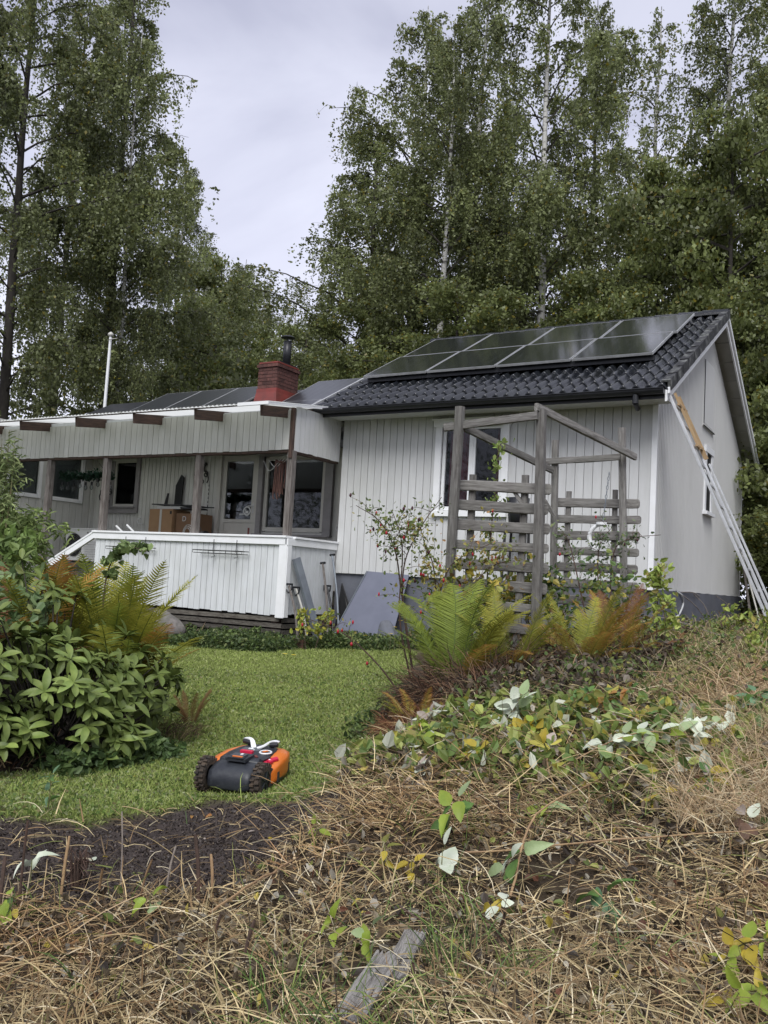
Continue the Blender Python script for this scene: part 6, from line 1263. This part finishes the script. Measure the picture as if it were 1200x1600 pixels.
skirt('red_brown_tuft', 'rust-red dead fern debris at the lawn edge', -.05, -5.8, .22, 1500, .08, .22, [(.17, .075, .04), (.11, .05, .03), (.26, .15, .07)], 73); skirt('dead_bed_stems', 'dry stems in the dark bed under the rhododendron', -2.3, -7.2, .6, 900, .06, .22, DK, 74, (.1, 1.3))
skirt('bed_grass', 'dry grass along the edge of the flower bed', -2.1, -6.1, .35, 700, .05, .14, [(.20, .16, .08), (.12, .14, .04), (.08, .05, .035)], 75)

# --- rose and other bushes
def bush(name, label, cat, stems_, leafsize, lcols, lprob, hips=0, seed=0, density=26, mleaf=None, stem_m=None, spread=.10, tw=.22, hipm=None, up=.5):
    r = np.random.default_rng(seed); b0 = stems_[0][0]; t = thing(name, label, cat, b0); b = MB(); LP = []; ends = []
    for st_ in stems_:
        P = curve_pts(st_, 8); L_ = np.linalg.norm(np.diff(P, axis=0), axis=1).sum(); b.tube(P, np.linspace(.0085*min(1, L_), .0025, len(P)), 5)
        for k in range(int(L_*9)):
            f = r.uniform(.30, 1); i = f*(len(P)-1); p = P[int(i)]; d = r.normal(size=3)*np.array([1, 1, .7]); d[2] += .35; d /= np.linalg.norm(d); l_ = tw*r.uniform(.4, 1.3); e = p+d*l_; mid_ = p+d*l_*.5+np.array([0, 0, .02])
            b.tube(curve_pts([p, mid_, e+np.array([0, 0, -.02])], 3), np.linspace(.003, .0012, 7), 3); ends.append(e)
            nl = r.poisson(density*.5); q = r.uniform(.2, 1.1, nl)[:, None]; LP.append(p+(e-p)*q+r.normal(0, spread*.35, (nl, 3)))
        nl = int(L_*density); q = r.uniform(.35, 1, nl); LP.append(P[(q*(len(P)-1)).astype(int)]+r.normal(0, spread*.6, (nl, 3)))
    b.build('stems', stem_m or M_stem, t); LP = np.concatenate(LP); n_ = len(LP)
    V, F_, CC = leafcloud(LP, leafsize, pick(r, n_, lcols, lprob), r, up, fine=True); link('foliage', mesh_np('foliage', V, F_, CC), M_leafc, t)
    if hips:
        idx_ = r.choice(len(ends), min(hips, len(ends)), False)
        for i in idx_:
            e = ends[i]; hb = MB(); rr_ = r.uniform(.008, .012); hb.tube([e+(0, 0, .012), e+(0, 0, .006), e+(0, 0, -.006), e+(0, 0, -.016), e+(0, 0, -.022)], [.001, rr_*.7, rr_, rr_*.7, .002], 7); hb.build('rose_hip', hipm if hipm and r.uniform() < .5 else M_hip, t, True)
    return t
RG = [(.14, .19, .06), (.22, .25, .08), (.09, .13, .045), (.35, .30, .08)]
zt = lambda x, y: Hz(x, y)
bush('rose_bush', 'tall open rose bush with dark red hips in front of the grey plastic sheet', 'rose bush', [
  [(-.70, -4.62, zt(-.7, -4.62)), (-.80, -4.72, -.35), (-.78, -4.8, .05), (-.62, -4.85, .35), (-.48, -4.79, .60)],
  [(-.70, -4.62, zt(-.7, -4.62)), (-.82, -4.74, -.2), (-.84, -4.85, .15), (-.92, -4.98, .38), (-1.08, -5.1, .50)],
  [(-.72, -4.62, zt(-.7, -4.62)), (-.82, -4.75, -.4), (-.80, -4.8, .1), (-.78, -4.9, .30), (-.80, -5.0, .46)]], .030, RG, (4, 4, 3, .8), hips=22, seed=1, density=22, hipm=M_hipd, spread=.12)
bush('rose_bush', 'second rose bush with red hips leaning on the left pergola side', 'rose bush', [
  [(-.55, -4.55, zt(-.55, -4.55)), (-.60, -4.55, -.35), (-.55, -4.5, .0), (-.42, -4.5, .14), (-.15, -4.45, .28)],
  [(-.55, -4.55, zt(-.55, -4.55)), (-.60, -4.55, -.30), (-.62, -4.6, .05), (-.68, -4.65, .22), (-.72, -4.7, .40)],
  [(-.5, -4.5, zt(-.5, -4.5)), (-.42, -4.45, -.3), (-.30, -4.4, -.02), (-.18, -4.35, .10), (-.05, -4.35, .12)]], .034, [(.22, .25, .08), (.32, .28, .08), (.14, .18, .05), (.38, .22, .10), (.40, .34, .10)], (4, 3, 3, 1, 2), hips=16, seed=2, density=38, spread=.14)
bush('rose_briar', 'low arching rose stem with bright red hips in front of the plastic sheet', 'rose stem', [[(-.75, -4.7, zt(-.75, -4.7)), (-.95, -4.85, -.75), (-1.2, -5.0, -.52), (-1.5, -5.1, -.42)]], .028, RG, (3, 4, 1, 2), hips=7, seed=3, density=12)
bush('climbing_rose', 'young rose shoot with light green leaves climbing between the pergola slats before the window', 'rose shoot', [[(-.42, -4.0, -.5), (-.40, -4.0, .3), (-.37, -4.0, .8), (-.36, -4.0, 1.16)]], .042, [(.22, .32, .08), (.32, .40, .12)], (1, 1), seed=4, density=22, tw=.10, spread=.07)
bush('rose_bush', 'rose bush with grey-green leaves around the white crescent on the right pergola side', 'rose bush', [
  [(.45, -3.1, zt(.45, -3.1)), (.40, -3.1, -.1), (.42, -3.1, .3), (.56, -3.05, .42), (.80, -3.0, .46)],
  [(.4, -3.1, zt(.45, -3.1)), (.30, -3.15, .0), (.30, -3.15, .35), (.38, -3.1, .50)], [(.3, -3.2, zt(.3, -3.2)), (.15, -3.25, .0), (.05, -3.2, .3), (.0, -3.2, .42)]], .036, [(.10, .15, .07), (.16, .21, .10), (.22, .26, .10), (.07, .10, .05)], (4, 4, 1.5, 2), hips=6, seed=5, density=20, hipm=M_hipd)
bush('leafy_shrub', 'mixed green growth between the pergola posts', 'shrub', [[(.30, -3.9, zt(.3, -3.9)), (.25, -3.9, -.35), (.2, -3.8, -.05)], [(.5, -3.7, zt(.5, -3.7)), (.5, -3.7, -.25), (.45, -3.6, .1)], [(.15, -3.8, zt(.15, -3.8)), (.12, -3.8, -.3), (.05, -3.7, .05)], [(.65, -3.6, zt(.6, -3.6)), (.68, -3.6, -.25), (.7, -3.5, .02)]], .050, [(.10, .16, .05), (.07, .12, .045), (.22, .27, .07), (.36, .30, .07)], (4, 3, 3, 1.2), seed=6, density=70, spread=.2)
bush('leafy_shrub', 'upright lime-green weed right of the golden ferns', 'weed', [[(.98, -3.75, zt(.98, -3.75)), (.97, -3.75, -.3), (.96, -3.7, .02), (.98, -3.7, .18)], [(1.02, -3.8, zt(1, -3.8)), (1.05, -3.8, -.35), (1.02, -3.8, -.1)]], .055, [(.26, .34, .07), (.34, .38, .10), (.42, .36, .12)], (4, 3, 1), seed=7, density=42, tw=.10)
bush('leafy_shrub', 'green and yellow leaves filling the lower left pergola slats', 'shrub', [[(-.3, -3.95, zt(-.3, -3.95)), (-.28, -3.9, -.35), (-.25, -3.9, -.05)], [(-.05, -3.8, zt(0, -3.8)), (-.1, -3.8, -.3), (-.1, -3.8, .0)], [(-.4, -4.3, zt(-.4, -4.3)), (-.35, -4.35, -.3), (-.28, -4.4, .0)]], .055, [(.30, .30, .07), (.42, .33, .06), (.14, .18, .05), (.20, .13, .06)], (3, 2, 3, 1), seed=8, density=60, spread=.2)
for i, (x, y, h, lab) in enumerate([(1.10, -1.6, .42, 'lime-green weed below the far gable corner'), (1.55, -2.2, .36, 'lime-green weed at the right edge near the ladder foot'), (1.62, -2.9, .34, 'yellow-green weed in front of the ladder-side weeds'), (.35, -1.9, .32, 'yellowish weed at the foot of the house corner'), (1.75, -3.6, .25, 'low lime weed in the bank grass at the right edge')]):
    z = zt(x, y); bush('leafy_weed', lab, 'weed', [[(x, y, z), (x+.02, y, z+h*.5), (x+.03, y+.02, z+h)], [(x+.1, y, z), (x+.13, y, z+h*.45), (x+.16, y, z+h*.8)]], .058, [(.28, .33, .07), (.20, .27, .06), (.38, .34, .09)], (4, 3, 1), seed=20+i, density=34, tw=.12, spread=.08)
bush('yellow_weed', 'yellow-green sapling in front of the leaning tools', 'weed', [[(-4.15, -1.35, zt(-4.15, -1.35)), (-4.2, -1.35, -.75), (-4.35, -1.3, -.5)], [(-4.0, -1.35, zt(-4, -1.35)), (-3.95, -1.3, -.75), (-3.85, -1.3, -.55)]], .06, [(.30, .34, .06), (.42, .38, .06), (.20, .26, .06)], (3, 2, 1), seed=31, density=34, tw=.16)
# bushes at the left
rw_ = np.random.default_rng(17)
stw = [[(-5.2+rw_.uniform(-.25, .4), -5.35+rw_.uniform(-.3, .3), -1.2)]+[(-5.25+a_*.5, -5.3+b_*.4, -.4), (-5.3+a_*1.0, -5.3+b_*.7, c_*.6), (-5.3+a_*1.1, -5.3+b_*.9, c_*.9)] for a_, b_, c_ in rw_.uniform((-.5, -.6, .15), (.45, .5, .62), (16, 3))]
def narrow(name, label, stems_, n_, leaf, cols, seed, spread):
    r = np.random.default_rng(seed); t = thing(name, label, 'bush', stems_[0][0]); b = MB(); LP = []
    for st_ in stems_:
        P = curve_pts(st_, 6); b.tube(P, np.linspace(.010, .003, len(P)), 5)
        for k in range(9):
            i = int(r.uniform(.45, 1)*(len(P)-1)); p = P[i]; d = r.normal(size=3)*[1, 1, .5]; d /= np.linalg.norm(d); e = p+d*spread*r.uniform(.5, 1.4)+[0, 0, -.03]; b.tube([p, (p+e)/2+[0, 0, .03], e], .002, 3); m_ = n_//(len(stems_)*9); q = r.uniform(.15, 1.05, m_)[:, None]; LP.append(p+(e-p)*q+r.normal(0, .045, (m_, 3)))
    b.build('stems', M_stemg, t); LP = np.concatenate(LP); m_ = len(LP); a_ = r.uniform(0, 6.28, m_)
    me = strand_mesh('foliage', LP, r.uniform(.6, 1.2, m_)*leaf, a_, r.uniform(-.9, .5, m_), r.uniform(0, .9, m_), np.full(m_, leaf*.17), pick(r, m_, cols, [1]*len(cols)), 3, seed, tip=.1); link('foliage', me, M_strandc, t)
narrow('bamboo_bush', 'dense narrow-leaved green bush at the left in front of the porch room', stw, 9000, .10, [(.13, .18, .055), (.18, .24, .075), (.09, .13, .04), (.24, .30, .10)], 81, .28)
narrow('bamboo_bush', 'thin tall wispy stems rising from the narrow-leaved bush at the far left', [[(-4.9+k*.05, -5.6, -.2), (-4.95+k*.09, -5.6, .5), (-4.98+k*.1, -5.6, 1.0+.08*(k % 3))] for k in range(4)], 1100, .08, [(.12, .16, .06), (.20, .24, .10)], 82, .10)
bush('leafy_shrub', 'broad-leaved light green plant below the narrow-leaved bush', 'shrub', [[(-3.9, -6.1, -1.3), (-3.9, -6.1, -.5), (-3.9, -6.0, .12)], [(-3.7, -6.4, -1.3), (-3.8, -6.4, -.4), (-3.9, -6.4, .2)], [(-3.8, -6.7, -1.3), (-3.8, -6.7, -.3), (-3.85, -6.75, .15)]], .085, [(.17, .25, .07), (.24, .33, .10), (.12, .18, .05)], (4, 3, 2), seed=9, density=40, spread=.2)
bush('leafy_shrub', 'grey-green leafy stems poking up between the left ferns', 'shrub', [[(-2.6, -6.9, -1.3), (-2.55, -6.9, -.7), (-2.5, -6.95, -.30)], [(-2.3, -7.0, -1.3), (-2.3, -7.0, -.7), (-2.28, -7.0, -.42)], [(-2.7, -7.2, -1.3), (-2.6, -7.3, -.6), (-2.5, -7.4, -.2)]], .075, [(.13, .20, .08), (.20, .28, .12), (.30, .34, .12)], (4, 3, 1), seed=10, density=34, spread=.16)
bush('vine_tip', 'thin leafy vine tip reaching right in front of the porch railing', 'vine', [[(-2.6, -6.2, -.9), (-2.62, -6.2, -.2), (-2.45, -6.2, .05), (-2.2, -6.2, .03)]], .06, [(.20, .27, .10), (.14, .20, .08)], (1, 1), seed=11, density=26, tw=.10, spread=.05)
# weeds along the porch and the house
def weedstrip(name, label, x0, x1, y0, y1, n, hmax, cols, probs, size, seed):
    r = np.random.default_rng(seed); x = r.uniform(x0, x1, n); y = r.uniform(y0, y1, n); k = ~HOUSEBOX(x, y); x, y = x[k], y[k]; n = len(x)
    hh = hmax*(.45+.55*np.clip(vnoise(x, y, 4, seed)+.4, 0, 1)); V, F_, CC = leafcloud(np.stack([x, y, H(x, y)+hh*r.uniform(0, 1, n)**1.3], -1), size, pick(r, n, cols, probs), r, .4, fine=True)
    tag(link(name, mesh_np(name, V, F_, CC), M_leafc), kind='stuff', label=label)
WC = [(.08, .12, .04), (.12, .17, .05), (.05, .08, .03), (.18, .21, .08)]
weedstrip('weeds', 'green weeds growing along the foot of the porch', -8.6, -4.3, -1.95, -1.18, 15000, .30, WC, (4, 3, 3, 1), .045, 91)
weedstrip('weeds', 'leafy green weeds around the leaning tools', -4.6, -3.0, -1.2, -.4, 5200, .26, WC, (4, 3, 2, 2), .042, 92)
weedstrip('weeds', 'low weeds along the blue-grey foundation behind the pergola', -3.2, .2, -.9, -.05, 6500, .28, WC+[(.22, .18, .10)], (4, 3, 2, 1, 2), .045, 93)
weedstrip('bed_weeds', 'low green plants at the foot of the rhododendron', -1.9, -1.45, -7.4, -6.4, 1300, .16, [(.09, .15, .05), (.12, .18, .06), (.06, .10, .035)], (3, 3, 2), .055, 94)
weedstrip('edge_weeds', 'green weeds left of the fern along the lawn edge', -.9, -.3, -5.4, -4.5, 1800, .22, WC, (4, 3, 2, 1), .04, 95)
straw('wall_straw', 'dry grass tufts against the porch slats', 4200, 8, 14.5, -.36, -.02, 96, (.1, .34), (.8, 1.5), (.003, .005), 1.0, cols=[(.26, .19, .13), (.18, .13, .09), (.12, .14, .05)], probs=(3, 3, 2), mask=lambda x, y, r: (y > -1.9) & (x < -5.2), curl=(.5, 2.2))
# yellow flowers near the house
for i, (x, y, dz) in enumerate(((-3.78, -2.29, .05), (-3.68, -2.25, .04), (-3.6, -.95, .12), (-3.52, -.9, .16), (-2.95, -1.1, .30), (-2.9, -1.05, .38), (-2.98, -1.15, .22))):
    t = thing('yellow_flower', 'small yellow flower ' + ('in the lawn below the leaning tools, left of its pair', 'in the lawn below the leaning tools, right of its pair', 'low at the foot of the grey plastic sheet', 'slightly higher at the foot of the grey plastic sheet', 'beside the tall rose bush, middle height', 'beside the tall rose bush, topmost', 'beside the tall rose bush, lowest')[i], 'flower', (x, y, Hz(x, y)), 0, ('yellow flowers in the lawn', 'yellow flowers by the plastic sheet', 'yellow flowers by the rose stem')[0 if i < 2 else 1 if i < 4 else 2])
    z = Hz(x, y); b = MB(); b.tube([(x, y, z), (x, y, z+dz)], .003, 4); b.build('stem', M_stemg, t); b = MB()
    for k in range(8): a_ = k*.785; V = np.array([(0, -.006, 0), (.03, -.008, .004), (.034, 0, .005), (.03, .008, .004)]); ca, sa = math.cos(a_), math.sin(a_); b.add(np.stack([x+V[:, 0]*ca-V[:, 1]*sa, y+V[:, 0]*sa+V[:, 1]*ca, z+dz+V[:, 2]], -1), [(0, 1, 2, 3)])
    o = b.build('petals', M_flower, t)
